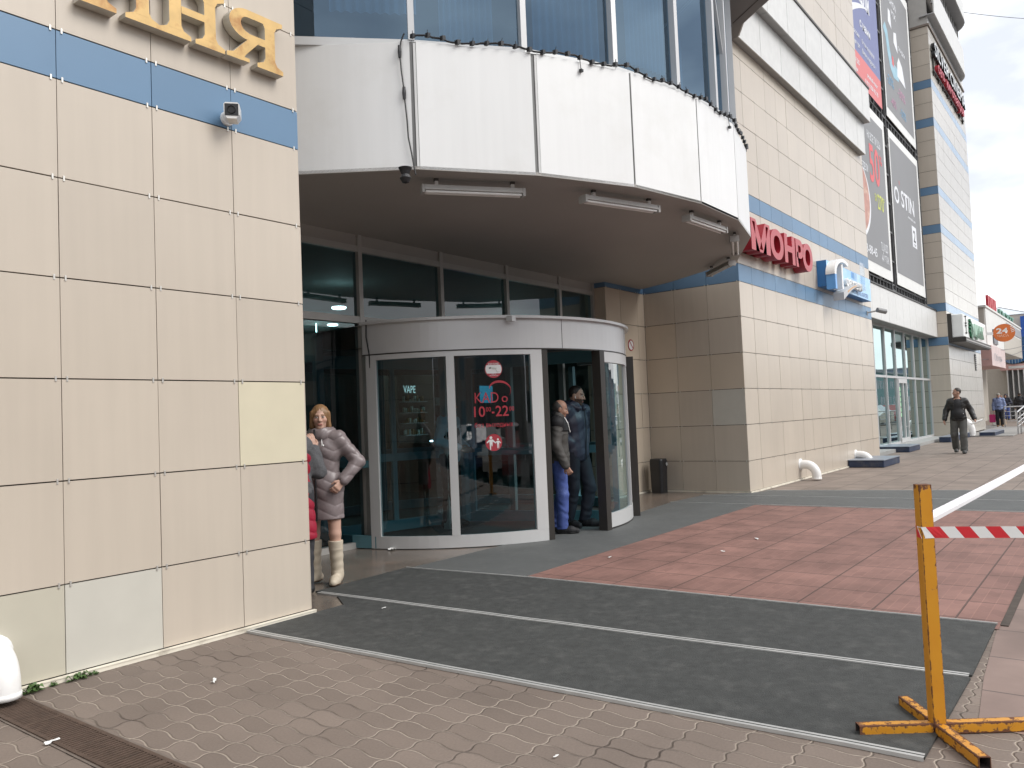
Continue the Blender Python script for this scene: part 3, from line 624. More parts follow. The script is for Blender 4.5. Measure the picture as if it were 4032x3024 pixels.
# printing on the curved glass
STK_RED = mat('sticker_red', (.36, .03, .045), .5, var=0); STK_W = mat('sticker_white', (.7, .7, .69), .5, var=0); STK_G = mat('sticker_grey', (.2, .2, .19), .5, var=0)
def on_drum(ob, a_c, z_c, r=DR-.022):
    """wrap a flat design (x right, z up, metres) round the drum glass"""
    me = ob.data; n = len(me.vertices); co = np.empty(n*3); me.vertices.foreach_get('co', co); co = co.reshape(-1, 3)
    a = R(a_c)+co[:, 0]/r; rr = r-co[:, 1]
    P = np.stack([DC[0]+rr*np.cos(a), DC[1]+rr*np.sin(a), z_c+co[:, 2]], 1); me.vertices.foreach_set('co', P.ravel()); me.update(); return ob
def disc(b, cx, cz, r, slot, y=0.0, n=36, z0=-9, z1=9):
    pts = [(cx+r*math.cos(2*math.pi*k/n), y, max(min(cz+r*math.sin(2*math.pi*k/n), z1), z0)) for k in range(n)]
    b.add(pts, [tuple(range(n))], slot)
b = MB(); disc(b, 0, 0, .10, 0); disc(b, 0, 0, .092, 1, -.002, z0=-.05, z1=.045)
b.add([(-.055, -.004, .018), (-.03, -.004, .024), (-.026, -.004, .006), (-.05, -.004, .0)], [(3, 2, 1, 0)], 2)
b.add([(-.028, -.004, .02), (.035, -.004, .012), (.03, -.004, -.006), (-.02, -.004, -.002)], [(3, 2, 1, 0)], 3)
b.add([(.02, -.004, -.006), (.028, -.004, -.006), (.045, -.004, -.038), (.036, -.004, -.038)], [(3, 2, 1, 0)], 3); b.add([(.036, -.004, -.038), (.068, -.004, -.038), (.068, -.004, -.030), (.036, -.004, -.030)], [(0, 1, 2, 3)], 3)
on_drum(b.build('camera_sticker', [STK_RED, STK_W, STK_G, mat('sticker_pale', (.5, .5, .47), .5, var=0)], door), -129.45, 1.975)
def dtext(name, s, size, w_, a_c, z, m, bold=.0):
    o = text(name, s, size, (-w_/2, -.006, 0), (1, 0, 0), (0, 0, 1), 0, m, door, bold=bold, fit=w_); return on_drum(o, a_c, z)
dtext('sticker_text', 'ВНИМАНИЕ!', .03, .125, -129.45, 2.022, STK_W, .01); dtext('sticker_text', 'ВЕДЁТСЯ', .014, .05, -129.45, 1.912, STK_W); dtext('sticker_text', 'ВИДЕОНАБЛЮДЕНИЕ', .015, .10, -129.45, 1.897, STK_W)
dtext('logo_text', 'KAD', .17, .27, -131.75, 1.598, STK_RED); dtext('logo_text', 'o', .145, .072, -126.6, 1.60, STK_RED)
b = MB(); pts = []
for i in range(25):
    t = i/24; a = R(185-225*t); cx, cz = .075, .03
    wd = .004+.022*math.sin(math.pi*min(t*1.25, 1))
    ex, ez = cx+.115*math.cos(a)+.02*t, cz+.085*math.sin(a)+.03*(1-t)
    pts.append(((ex-wd*math.cos(a)*.5, ez-wd*math.sin(a)*.5), (ex+wd*math.cos(a)*.5, ez+wd*math.sin(a)*.5)))
for i in range(24):
    (a0, a1), (c0, c1) = pts[i], pts[i+1]; b.add([(a0[0], -.006, a0[1]), (c0[0], -.006, c0[1]), (c1[0], -.006, c1[1]), (a1[0], -.006, a1[1])], [(0, 1, 2, 3)])
on_drum(b.build('logo_swoosh', STK_RED, door), -129.9, 1.70)
dtext('hours_text', '10', .165, .125, -133.9, 1.445, STK_RED, .012); dtext('hours_text', '00', .07, .058, -131.4, 1.50, STK_RED, .008)
dtext('hours_text', '-', .165, .03, -130.1, 1.45, STK_RED, .012); dtext('hours_text', '22', .165, .15, -127.5, 1.445, STK_RED, .012); dtext('hours_text', '00', .07, .058, -124.7, 1.50, STK_RED, .008)
dtext('days_text', 'без выходных', .075, .44, -129.9, 1.325, STK_RED)
b = MB(); disc(b, 0, 0, .095, 0)
for cx, k, one in ((-.032, 1.0, True), (.047, .72, False)):
    disc(b, cx, .055*k+(.0 if one else -.005), .016*k, 1, -.003, 16); z0 = .035*k-(0 if one else .008)
    b.add([(cx-.02*k, -.003, z0), (cx+.02*k, -.003, z0), (cx+.016*k, -.003, z0-.055*k), (cx-.016*k, -.003, z0-.055*k)], [(3, 2, 1, 0)], 1)
    b.add([(cx-.016*k, -.003, z0-.055*k), (cx-.002, -.003, z0-.055*k), (cx-.003, -.003, z0-.115*k), (cx-.014*k, -.003, z0-.115*k)], [(3, 2, 1, 0)], 1)
    b.add([(cx+.002, -.003, z0-.055*k), (cx+.016*k, -.003, z0-.055*k), (cx+.014*k, -.003, z0-(.075 if one else .115)*k), (cx+.003, -.003, z0-(.075 if one else .115)*k)], [(3, 2, 1, 0)], 1)
    b.add([(cx-.02*k, -.003, z0), (cx-.05*k, -.003, z0-.03*k), (cx-.045*k, -.003, z0-.042*k), (cx-.014*k, -.003, z0-.018*k)], [(0, 1, 2, 3)], 1)
    b.add([(cx+.02*k, -.003, z0), (cx+.05*k, -.003, z0-.03*k), (cx+.045*k, -.003, z0-.042*k), (cx+.014*k, -.003, z0-.018*k)], [(3, 2, 1, 0)], 1)
on_drum(b.build('children_sticker', [STK_RED, STK_W], door), -130.2, 1.15)
# things inside the lobby
kio = empty('vape_kiosk', 'brown kiosk with lit shelves seen through the left door glass', 'kiosk')
b = MB(); b.box(7.85, 7.05, 0, 9.0, 7.5, 2.45); b.box(7.85, 6.2, 0, 9.0, 6.9, .95); b.box(7.80, 6.15, .95, 9.05, 6.95, 1.0); b.build('cabinet', mat('kiosk_wood', (.075, .05, .035), .6, var=.15), kio)
b = MB()
for z_ in (1.15, 1.4, 1.62, 1.85):
    b.box(7.92, 6.9, z_, 8.6, 7.05, z_+.015, 0)
    x = 7.95
    while x < 8.55: ww = random.uniform(.02, .05); b.box(x, 6.95, z_+.015, x+ww, 7.0, z_+random.uniform(.06, .15), random.choice((1, 2))); x += ww+.02
b.build('shelf', [ALU, mat('bottle_pale', (.5, .5, .42), .3), mat('bottle_amber', (.25, .14, .05), .3)], kio)
LMP = emit('lamp_white', (.85, .95, 1.0), 9); LMG = emit('lamp_greenish', (.75, 1.0, .88), 8)
b = MB(); b.box(7.9, 6.16, 1.02, 8.95, 6.2, 1.045); b.build('light_tube', LMP, kio)
text('sign_text', 'VAPE', .22, (8.03, 7.035, 2.05), (1, 0, 0), (0, 0, 1), 0, emit('sign_lit', (.8, .85, .8), .5), kio, fit=.36, bold=.01)
b = MB(); b.box(8.05, 6.12, .40, 8.85, 6.145, .50); b.build('name_board', mat('board_pale', (.4, .42, .4), .5), kio); text('sign_text', 'SMOKE & VAPE', .08, (8.14, 6.117, .42), (1, 0, 0), (0, 0, 1), 0, DARK, kio, fit=.62)
for (x, y, z_, sx, sz), lab in zip([(9.0, 6.2, 1.95, .27, .24), (10.35, 6.9, 1.80, .50, .42), (9.10, 6.2, 1.57, .13, .26)], ['small bright blue screen inside, upper left of the red logo', 'paler blue screen inside, right behind the red logo', 'narrow tilted blue screen inside, left of the opening hours']):
    s = empty('screen', lab, 'screen', 'blue screens inside the lobby'); b = MB(); b.box(x, y, z_, x+sx, y+.05, z_+sz); b.build('casing', BLACKPL, s)
    b = MB(); b.quad((x+.01, y-.003, z_+.01), (x+sx-.01, y-.003, z_+.01), (x+sx-.01, y-.003, z_+sz-.01), (x+.01, y-.003, z_+sz-.01)); b.build('display', emit('blue_display', (.04, .16, .8) if x < 10 else (.05, .28, .42), 1.3 if x < 10 else .35), s)
for i, (x, y, z_, r, lab) in enumerate([(4.2, 4.5, 3.2, .10, 'round lit downlight behind the pane left of the door drum'), (2.0, 4.6, 3.2, .05, 'small bright spotlight high in the far left pane'), (7.0, 8, 3.5, .1, 'round downlight deep inside the lobby'), (3.2, 9.0, 3.3, .1, 'round downlight at the back of the lobby')]):
    l = MB(); l.lathe([(0, 0), (r, 0), (r*1.1, .012), (r*1.1, .03), (0, .03)], (x, y, z_), 20); o = tag(l.build('downlight', [emit('downlight_glow', (1, 1, .95), 5)]), lab, 'lamp', 'lit lamps inside the lobby')
for (x0, y0, x1, lab) in [(3.0, 7.5, 4.6, 'lit tube lamp hanging at the left of the lobby'), (6.2, 8.5, 7.8, 'lit tube lamp hanging above the kiosk'), (.2, 8.2, 1.6, 'lit tube lamp seen past the hair of the woman'), (9.6, 6.0, 11.2, 'lit tube lamp seen behind the man in the navy jacket')]:
    l = MB(); l.box(x0, y0, 2.86, x1, y0+.06, 2.9); l.tube([((x0+x1)/2, y0+.03, 2.9), ((x0+x1)/2, y0+.03, 3.6)], .01, 6); tag(l.build('tube_lamp', LMG), lab, 'lamp', 'lit lamps inside the lobby')

# ================================================================= shop bay, tower (parts of the mall)
YS = .88; MXS = [29.9-1.42*k for k in range(9)]
b = MB()
for x in MXS: b.box(x-.035, YS-.05, .1, x+.035, YS+.05, 3.95)
for z0, z1 in ((.1, .17), (2.21, 2.28), (3.78, 3.95)): b.box(18.05, YS-.045, z0, 29.9, YS+.045, z1)
b.build('shop_frame', ALU_LIGHT, mall)
for i in range(len(MXS)-1):
    x1, x0 = MXS[i]-.035, max(MXS[i+1]+.035, 18.1)
    for z0, z1 in ((.17, 2.21), (2.28, 3.78)):
        if i == 3 and z0 < 1: continue
        g = MB(); g.quad((x0, YS, z0), (x1, YS, z0), (x1, YS, z1), (x0, YS, z1)); g.build('shop_pane', GLASS_SHOP, mall)
b = MB(); x0, x1 = 24.30, 25.60
for a, c in ((x0, x0+.09), (x1-.09, x1), (24.98, 25.06)): b.box(a, YS-.06, .12, c, YS+.02, 2.2)
b.box(x0, YS-.058, .12, x1, YS+.018, .26); b.box(x0, YS-.058, 2.06, x1, YS+.018, 2.2)
b.tube([(25.12, YS-.14, .5), (25.12, YS-.14, 1.6)], .018, 8); b.box(25.1, YS-.14, .6, 25.14, YS, .64); b.box(25.1, YS-.14, 1.45, 25.14, YS, 1.49)
sd_ = b.build('shop_door', ALU_WHITE, mall)
g = MB(); g.quad((x0+.09, YS-.01, .26), (x1-.09, YS-.01, .26), (x1-.09, YS-.01, 2.06), (x0+.09, YS-.01, 2.06)); g.build('door_pane', GLASS_SHOP, sd_)
b = MB(); b.box(18.05, YS+.3, 0, 29.9, YS+.34, 4.0); b.box(18.05, .3, -.0, 29.9, YS+.3, .1, 1); b.build('shop_interior', [mat('shop_inside', (.06, .07, .075), .8), mat('shop_threshold', (.3, .3, .29), .7)], mall)
b = MB(); b.quad((24.35, YS+.02, .95), (24.75, YS+.02, .95), (24.75, YS+.02, 1.95), (24.35, YS+.02, 1.95))
b = MB()
for k in range(6): b.box(24.45, YS-.018, .95+k*.17, 24.72, YS-.013, 1.08+k*.17)
tag(b.build('green_notice', mat('notice_green', (.25, .55, .28), .5, var=.1)), 'column of small green notices stuck on the glass shop door', 'notice')
# fascia over the shop
b = MB(); x = 18.06
while x < 29.85:
    x2 = min(x+1.0, 29.9); b.box(x+.005, .50, 3.84, x2-.005, .52, 4.83, 0); x = x2
b.box(18.06, .52, 3.85, 29.89, .8, 4.80, 1); b.box(18.06, .505, 3.825, 29.89, YS+.05, 3.84, 2); b.box(18.06, .47, 4.83, 29.9, .95, 4.87, 3)
b.build('shop_fascia', [CORN, JOINT, mat('fascia_under', (.3, .3, .29), .6), DARKFR], mall)
b = MB(); b.box(18.05, 1.0, 4.8, 29.9, 1.1, 22, 0); b.build('banner_wall', mat('rear_wall', (.28, .27, .26), .8, var=.1), mall)
# steel grid holding the banners
b = MB()
for x in (23.72, 24.22, 28.97, 29.35, 18.4, 20.5):
    for y in (.72, .95): b.box(x-.03, y-.03, 4.88, x+.03, y+.03, 19)
for x0, x1 in ((23.72, 24.22), (28.97, 29.35)):
    z = 5.0
    while z < 18.5: b.box(x0, .70, z, x1, .73, z+.06); z += .95
for z in (4.95, 5.22, 10.47, 10.78, 16.5, 16.9):
    b.box(18.4, .72, z-.025, 29.35, .76, z+.025)
    b.box(18.4, .93, z-.025, 29.35, .97, z+.025)
x = 18.5
while x < 29.3:
    for z0, z1 in ((4.90, 5.22), (10.47, 10.78), (16.5, 16.9)): b.box(x-.03, .73, z0, x+.03, .95, z1)
    x += .42
b.build('banner_grid', mat('grid_steel', (.12, .12, .12), .6, metal=.3, var=.2), mall)

# tower
TX, TY = 29.9, .16; TXE = 38.5
ZTW = [.05, .6, 1.2, 1.8, 2.4, 3.0, 3.52, 3.83, 4.35, 4.81, 5.12, 5.68, 6.28, 6.87, 7.47, 7.8, 8.13, 8.7, 9.29, 9.6, 10.2, 10.8, 11.38, 11.91, 12.24, 12.84, 13.41, 13.73, 14.32, 14.92, 15.5, 15.8]
blue_k = {i for i in range(len(ZTW)-1) if abs(ZTW[i]-3.52) < .01 or abs(ZTW[i]-4.81) < .01 or abs(ZTW[i]-7.8) < .01 or abs(ZTW[i]-9.29) < .01 or abs(ZTW[i]-11.91) < .01 or abs(ZTW[i]-13.41) < .01}
PALE = mat('pale_tile', (0.50, 0.47, 0.42), 0.25, island=.02, streak=.06); PALEB = mat('pale_blue_tile', (.33, .43, .55), .35, island=.04)
b = MB()
tiles(b, (0, TY, 0), (1, 0, 0), (0, -1, 0), [TX+(TXE-TX)*i/14 for i in range(15)], ZTW, lambda i, k: 7 if k in blue_k else 6, gap=.012, clips=False)
tiles(b, (TX, 0, 0), (0, 1, 0), (-1, 0, 0), [TY+.005, .9], ZTW, lambda i, k: 1 if k in blue_k else 0, gap=.012, clips=False)
b.box(TX+.06, TY+.06, 0, TXE, 14, 23, 4)
b.build('tower_wall', [TILE, TILE_BLUE, TILE_PALE, TILE_GREEN, JOINT, CLIP, PALE, PALEB], mall)
def ring(b, y, z0, z1, inset, slot=0, und=1):
    """a band round the tower top with a rounded far end"""
    pts = [(TX-.15, y), (TXE-1.4, y)]+[(TXE-1.4+1.6*math.sin(R(a)), y+1.6-1.6*math.cos(R(a))) for a in range(10, 91, 10)]+[(TXE+.2, 6)]
    for i in range(len(pts)-1):
        p, q = Vector((*pts[i], z0)), Vector((*pts[i+1], z0)); n = Vector((-(q-p).y, (q-p).x, 0)).normalized()
        b.obox(p, q-p, n*.04, (0, 0, z1-z0), slot); b.obox(p+n*.04+Vector((0, 0, .004)), q-p, n*inset, (0, 0, .03), und); b.obox(p+Vector((0, 0, z1)), q-p, n*(inset+.04), (0, 0, .03), slot)
b = MB(); b.box(TX-.03, TY-.05, 15.8, TXE, TY, 15.88, 2); b.box(TX-.01, TY-.01, 15.88, TXE, TY+.1, 16.3, 0); b.box(TX-.05, TY, 15.8, TX-.01, .9, 15.88, 2); b.box(TX-.02, TY, 15.88, TX+.05, .9, 17, 3)
TCM = [CORN, mat('tower_soffit', (.42, .42, .42), .5, island=.04)]
for y_, z0_, z1_, in_ in ((-.12, 16.15, 17.3, .5), (-.25, 18.6, 19.4, .6), (-.05, 20.0, 20.8, .5)): rb_ = MB(); ring(rb_, y_, z0_, z1_, in_); rb_.build('tower_cornice', TCM, mall)
for i in range(14): b.box(TX+.3+i*.6, .15, 17.3, TX+.42+i*.6, .3, 18.6, 0)
b.box(TX, .5, 17.3, TXE-.3, .6, 22, 3)
b.build('tower_trim', [CORN, TCM[1], mat('brown_trim', (.2, .16, .13), .6), mat('tower_grey', (.45, .43, .40), .5)], mall)
b = MB()
for k in range(7): b.box(36.4, TY-.03, 2.75+k*.09, 36.75, TY, 2.80+k*.09)
b.box(36.38, TY-.02, 2.7, 36.77, TY-.004, 3.42, 1); b.build('vent_grille', [ALU, DARK], mall)

# ================================================================= SIGNS
# golden letters on the left wall
GOLD = mat('weathered_gold', (.56, .37, .14), .45, var=.22, scale=7, metal=.2, dirt=(.34, .15, .04), dirt_amt=.8, dirt_scale=5); GOLDS = mat('letter_side', (.55, .51, .43), .5, streak=.15, dirt=(.3, .25, .18), dirt_amt=.5)
gs = empty('gold_letter_sign', 'weathered golden serif letters on the beige wall at upper left', 'sign')
GY = -.085
def gold(name, polys):
    b = MB()
    for q, p in enumerate(polys): b.prism([(x, z) for x, z in p], (0, GY-.0006*q, 0), (1, 0, 0), (0, 0, 1), (0, -1, 0), .080, 0, 1)
    return b.build(name, [GOLD, GOLDS], gs)
z0, z1 = 4.045, 4.44
def stem(xc, w=.085): return [(xc-w/2, z0+.05), (xc+w/2, z0+.05), (xc+w/2, z1-.05), (xc-w/2, z1-.05)]
def foot(xc, w=.225, up=False):
    s = -1 if up else 1; zb = z1 if up else z0
    return [(xc-w/2, zb), (xc+w/2, zb), (xc+w/2, zb+.03*s), (xc+.06, zb+.052*s), (xc+.0425, zb+.085*s), (xc-.0425, zb+.085*s), (xc-.06, zb+.052*s), (xc-w/2, zb+.03*s)]
a1, a2 = -1.535, -1.255
gold('letter', [foot(a1), stem(a1), foot(a1, up=True), foot(a2), stem(a2), foot(a2, up=True), [(a1+.043, z0+.07), (a1+.043, z0+.15), (a2-.043, z1-.07), (a2-.043, z1-.15)]])
a1, a2 = -1.03, -.775
gold('letter', [foot(a1), stem(a1), foot(a1, up=True), foot(a2), stem(a2), foot(a2, up=True), [(a1+.043, 4.215), (a2-.043, 4.215), (a2-.043, 4.265), (a1+.043, 4.265)]])
a2 = -.285
bowl = []
cx, cz, ro, ri = -.47, z1-.115, .125, .055
bw = []
for t in range(90, 271, 15): bw.append((cx+1.25*ro*math.cos(R(t)), cz+.92*ro*math.sin(R(t))))
segs = []
for t in range(90, 270, 15):
    p = lambda r_, tt, k: (cx+1.25*r_*math.cos(R(tt))-(0), cz+k*r_*math.sin(R(tt)))
    segs.append([p(ro, t, .92), p(ro, t+15, .92), p(ri*.9, t+15, 1.2), p(ri*.9, t, 1.2)])
gold('letter', [foot(a2), stem(a2), foot(a2, up=True), [(cx, cz+.115), (cx, cz+.06), (a2-.043, cz+.06), (a2-.043, cz+.115)], [(cx, cz-.06), (cx, cz-.115), (a2-.043, cz-.115), (a2-.043, cz-.06)]]+segs+[[(-.53, z0), (-.655, z0), (-.655, z0+.03), (-.60, z0+.045), (-.47, cz-.10), (-.38, cz-.10), (-.50, z0+.05)], [(-.652, z0+.002), (-.47, z0+.002), (-.47, z0+.03), (-.652, z0+.03)]])
# red letters
ms = empty('red_letter_sign', 'big red block letters spelling a shop name on the beige right wall', 'sign')
for ch, x0, x1, zz in [('М', 9.12, 10.02, 4.11), ('О', 10.04, 10.72, 4.10), ('Н', 10.78, 11.36, 4.11), ('Р', 11.42, 11.86, 4.11), ('О', 11.83, 12.44, 4.10)]:
    text('letter', ch, .66, (x0, YM-.255, zz), (1, 0, 0), (0, 0, 1), .245, [REDSIGN, REDSIDE], ms, bold=.045, fit=x1-x0)
# blue travel sign
bs = empty('blue_sign', 'blue box sign with a white curved letter and small white lettering', 'sign')
SB = mat('sign_blue', (.13, .36, .72), .35, var=.05); SBL = mat('sign_pale_blue', (.36, .60, .86), .35, var=.1, scale=1.5, dirt=(.60, .76, .90), dirt_amt=.9, dirt_scale=1.6); SBD = mat('sign_side_blue', (.03, .17, .44), .4)
b = MB(); b.box(13.55, -.12, 3.95, 17.25, YM, 4.50, 2); b.quad((13.56, -.122, 3.955), (17.24, -.122, 3.955), (17.24, -.122, 4.495), (13.56, -.122, 4.495), 1)
b.box(13.95, -.124, 4.2, 14.3, -.122, 4.45, 0); b.box(15.5, -.124, 4.34, 15.75, -.122, 4.48, 0); b.build('sign_box', [SB, SBL, SBD], bs)
def arcstrip(b, cx, cz, r, rw, a0, a1, y0, y1, n=14, sx=1, slot=0):
    for i in range(n):
        t = [R(a0+(a1-a0)*(i+k)/n) for k in (0, 1)]
        P = [(cx+sx*rr*math.cos(tt), cz+rr*math.sin(tt)) for tt, rr in ((t[0], r), (t[1], r), (t[1], r+rw), (t[0], r+rw))]
        b.prism(P, (0, y0, 0), (1, 0, 0), (0, 0, 1), (0, -1, 0), y1-y0, slot)
b = MB(); arcstrip(b, 14.18, 4.17, .32, .075, 58, 180, -.31, -.125, n=20, sx=1.85); b.build('curved_letter', [WHITEPL], bs)
b = MB(); b.box(13.48, -.31, 3.86, 13.60, -.125, 4.17); b.build('curved_letter', [SB], bs)
b = MB(); b.box(13.99, -.31, 3.90, 14.06, -.125, 4.42); b.build('curved_letter', [WHITEPL], bs)
b = MB(); b.box(14.12, -.29, 3.92, 14.17, -.125, 4.46); b.build('curved_letter', [WHITEPL], bs)
text('small_letters', 'оехали', .30, (14.70, -.22, 4.07), (1, 0, 0), (0, 0, 1), .06, [WHITEPL, WHITEPL], bs, bold=.02, fit=1.35)
b = MB(); b.box(15.98, -.30, 4.07, 16.02, -.2, 4.70); b.box(15.6, -.295, 4.4, 15.98, -.29, 4.70); b.build('clear_panel', glass('clear_plastic', (.85, .88, .9), .5, .15), bs)
b = MB()
sw = [(13.95+.066*i, 3.66+.34*math.sin(i/24*math.pi*.55)+.10*(i/24)) for i in range(25)]
for i in range(24):
    (xa, za), (xb, zb) = sw[i], sw[i+1]; h = .16*(1-i/26); h2 = .16*(1-(i+1)/26)
    b.prism([(xa, za), (xb, zb), (xb, zb+h2), (xa, za+h)], (0, -.34, 0), (1, 0, 0), (0, 0, 1), (0, -1, 0), .22, 0)
    if 4 < i < 17: b.prism([(xa, za+h*.35), (xb, zb+h2*.35), (xb, zb+h2*.6), (xa, za+h*.6)], (0, -.342, 0), (1, 0, 0), (0, 0, 1), (0, -1, 0), .002, 1)
b.build('road_swoosh', [mat('swoosh_grey', (.45, .45, .45), .4), mat('swoosh_orange', (.65, .33, .1), .5)], bs)
text('agency_text', 'ТУРИСТИЧЕСКОЕ АГЕНТСТВО', .13, (15.42, -.128, 3.99), (1, 0, 0), (0, 0, 1), 0, mat('text_navy', (.05, .1, .25), .5), bs, fit=1.5, bold=.01)
# cinema letters
cs = empty('cinema_sign', 'black sided cinema letters with smaller red letters below on the tower', 'sign')
FACE = mat('letter_face_grey', (.6, .62, .63), .3); 
text('black_letters', 'SILVER CINEMA', .76, (30.15, .0, 14.70), (1, 0, 0), (0, 0, 1), .13, [FACE, DARK], cs, fit=7.5, bold=.012)
CR = mat('cinema_red', (.5, .04, .07), .4)
for s_, x_, w_ in (('сеть', 30.7, 1.6), ('кинотеатров', 32.6, 4.5)): text('red_letters', s_, .58, (x_, .0, 14.2), (1, 0, 0), (0, 0, 1), .13, [CR, REDSIDE], cs, fit=w_, bold=.02)
b = MB(); b.box(30.2, .08, 14.12, 37.5, .12, 14.18); b.box(30.2, .08, 14.9, 37.5, .12, 14.95)
for k in range(8): b.box(30.4+k, .1, 14.0, 30.45+k, TY, 15.0)
b.build('letter_rail', DARKFR, cs)
# green bank sign
gb = empty('white_box_sign', 'white box sign with a green emblem and green letters low on the tower', 'sign')
b = MB(); b.bbox(28.3+1.75, -.36, 3.78, 36.2, TY, 4.66, .03, 0); b.build('sign_box', mat('sign_white', (.8, .81, .79), .35, var=.02), gb)
b = MB(); b.box(30.0, -.42, 3.60, 36.9, TY, 3.78, 0); b.box(30.02, -.44, 3.66, 36.92, -.42, 3.70, 1); b.box(29.98, .02, 3.6, 30.04, TY, 4.7, 0); b.build('base_tray', [DARKFR, ALU], gb)
GRN = mat('sign_green', (.015, .14, .06), .4); GRNL = mat('sign_green_pale', (.5, .66, .56), .4)
text('green_letters', 'ЦАНК', .66, (32.3, -.44, 3.93), (1, 0, 0), (0, 0, 1), .09, [GRN, GRNL], gb, bold=.02, fit=2.55)
b = MB()
for k in range(4): arcstrip(b, 31.1, 3.75, .30+.14*k, .075, 25, 80, -.44, -.36, sx=1.15, slot=0)
b.prism([(31.35, 3.9), (31.6, 3.72), (32.0, 3.95), (31.75, 4.15), (31.4, 4.28)], (0, -.43, 0), (1, 0, 0), (0, 0, 1), (0, -1, 0), .07, 0); b.build('emblem', [GRN], gb)
b = MB(); b.tube([(30.45, -.385, 3.9), (30.45, -.385, 4.6)], .012, 6)
for z in (3.95, 4.22, 4.32, 4.58): b.box(30.38, -.41, z-.02, 30.52, -.36, z+.02)
b.build('cable_clips', DARKFR, gb)
# round 24 hour sign
rs = empty('round_sign', 'orange oval hanging sign reading 24 hours on a white bracket', 'sign')
o24 = Vector((38.0, -.86, 4.37)); rx24, rz24 = .43, .40
nv = Vector((-.97, -.24, 0)).normalized(); ev = Vector((.24, -.97, 0)).normalized()
if ev.dot(Vector((.61, -.79, 0))) < 0: ev = -ev
b = MB(); b.prism([(rx24*math.cos(2*math.pi*k/40), rz24*math.sin(2*math.pi*k/40)) for k in range(40)], o24, ev, (0, 0, 1), nv, .14, 0, 1)
b.build('sign_disc', [mat('sign_orange', (.66, .16, .03), .3, var=.14, scale=1.6), mat('sign_rim', (.5, .12, .03), .4)], rs)
WT = mat('sign_letter_white', (.78, .74, .70), .4, var=0)
text('hours', '24', .33, o24+ev*-.30+Vector((0, 0, -.02))+nv*.004, ev, (0, 0, 1), 0, WT, rs, fit=.45, bold=.03); text('hours', 'ЧАСА', .14, o24+ev*-.28+Vector((0, 0, -.18))+nv*.004, ev, (0, 0, 1), 0, mat('sign_peach', (.8, .5, .35), .4), rs, fit=.46, bold=.01)
b = MB()
for k in range(4):
    c = o24+ev*(.24+.012*k)+Vector((0, 0, .22-.075*k))+nv*.004; b.quad(c, c+ev*.13+Vector((0, 0, .05)), c+ev*.13+Vector((0, 0, .085)), c+Vector((0, 0, .03)))
b.build('stripes', WT, rs)
b = MB(); b.obox(o24-ev*.42+Vector((0, 0, -.06)), -ev*.8, nv*-.05, (0, 0, .12)); b.build('bracket', WHITEPL, rs)

# ---- banners
YB = .65
def banner(name, label, x0, x1, z0, z1, m, border=None, bw=(.25, .25, .25, .25)):
    o = empty(name, label, 'banner', 'advertising banners on the steel grid'); b = MB()
    l, r_, bt, tp = bw
    if border: b.box(x0, YB+.004, z0, x1, YB+.02, z1, 1); b.quad((x0+l, YB, z0+bt), (x1-r_, YB, z0+bt), (x1-r_, YB, z1-tp), (x0+l, YB, z1-tp), 0); b.build('cloth', [m, border], o)
    else: b.box(x0, YB, z0, x1, YB+.02, z1, 0); b.build('cloth', [m], o)
    return o
CL_G = mat('banner_grey', (.215, .215, .22), .55, var=.04, scale=.5); CL_W = mat('banner_white', (.72, .72, .70), .6, var=.06, scale=2); CL_B = mat('banner_blue', (.16, .18, .34), .55, var=.04); CL_R = mat('banner_red', (.62, .17, .17), .55, var=.03)
PR_W = mat('print_white', (.72, .73, .76), .55, var=0); PR_R = mat('print_red', (.66, .12, .13), .55, var=0); PR_Y = mat('print_yellow', (.58, .62, .12), .55, var=0); PR_LB = mat('print_pale_blue', (.28, .46, .55), .55, var=.2, scale=3); PR_PK = mat('print_pink', (.44, .24, .34), .55, var=.05); PR_BL = mat('print_blue', (.17, .33, .48), .55, var=.05)
def btext(p, s, x, z, wd, h, m, bold=.015): return text('lettering', s, h, (x, YB-.006, z), (1, 0, 0), (0, 0, 1), 0, m, p, bold=bold, fit=wd)
u = banner('banner', 'blue and red travel banner high beside the beige wall', 18.4, 23.62, 10.85, 17.5, CL_B)
b = MB(); b.quad((18.4, YB-.003, 10.85), (23.62, YB-.003, 10.85), (23.62, YB-.003, 11.76), (18.4, YB-.003, 11.76)); b.build('red_field', CL_R, u)
b = MB()
for k in range(2):
    pts = [(19.6+2.8*i/12, 12.75+.35*k+.65*math.sin(i/12*math.pi*.5)+.02*i, .32*(1-i/12)**.8) for i in range(13)]
    for i in range(12): (xa, za, wa), (xb, zb, wb) = pts[i], pts[i+1]; b.quad((xa, YB-.004, za-wa), (xb, YB-.004, zb-wb), (xb, YB-.004, zb), (xa, YB-.004, za))
b.build('swoosh', PR_W, u)
btext(u, 'оехали', 20.3, 13.55, 2.3, .8, PR_W, .03); btext(u, 'с нами', 21.28, 12.74, 1.25, .36, PR_W, .03)
for s, x, z, wd in [('Туры по России', 19.4, 12.28, 1.72, ), ('Детские лагеря', 19.4, 11.96, 1.72), ('Отели на курортах', 21.4, 12.24, 1.52), ('Визы и круизы', 21.4, 11.94, 1.55)]: btext(u, s, x, z, wd, .19, PR_W)
for s, x, z, wd in [('ТЦ КАДО', 20.0, 11.40, .98), ('5 этаж', 20.12, 11.12, .62), ('poehali-tour', 21.85, 11.36, 1.28), ('8 913 828 92 70', 21.55, 11.08, 1.58)]: btext(u, s, x, z, wd, .19, PR_W)
u = banner('banner', 'grey banner with pale blue figure and coloured percentages, upper right', 24.28, 28.92, 10.85, 16.45, CL_G, CL_W, (.12, .25, .32, .35))
b = MB()
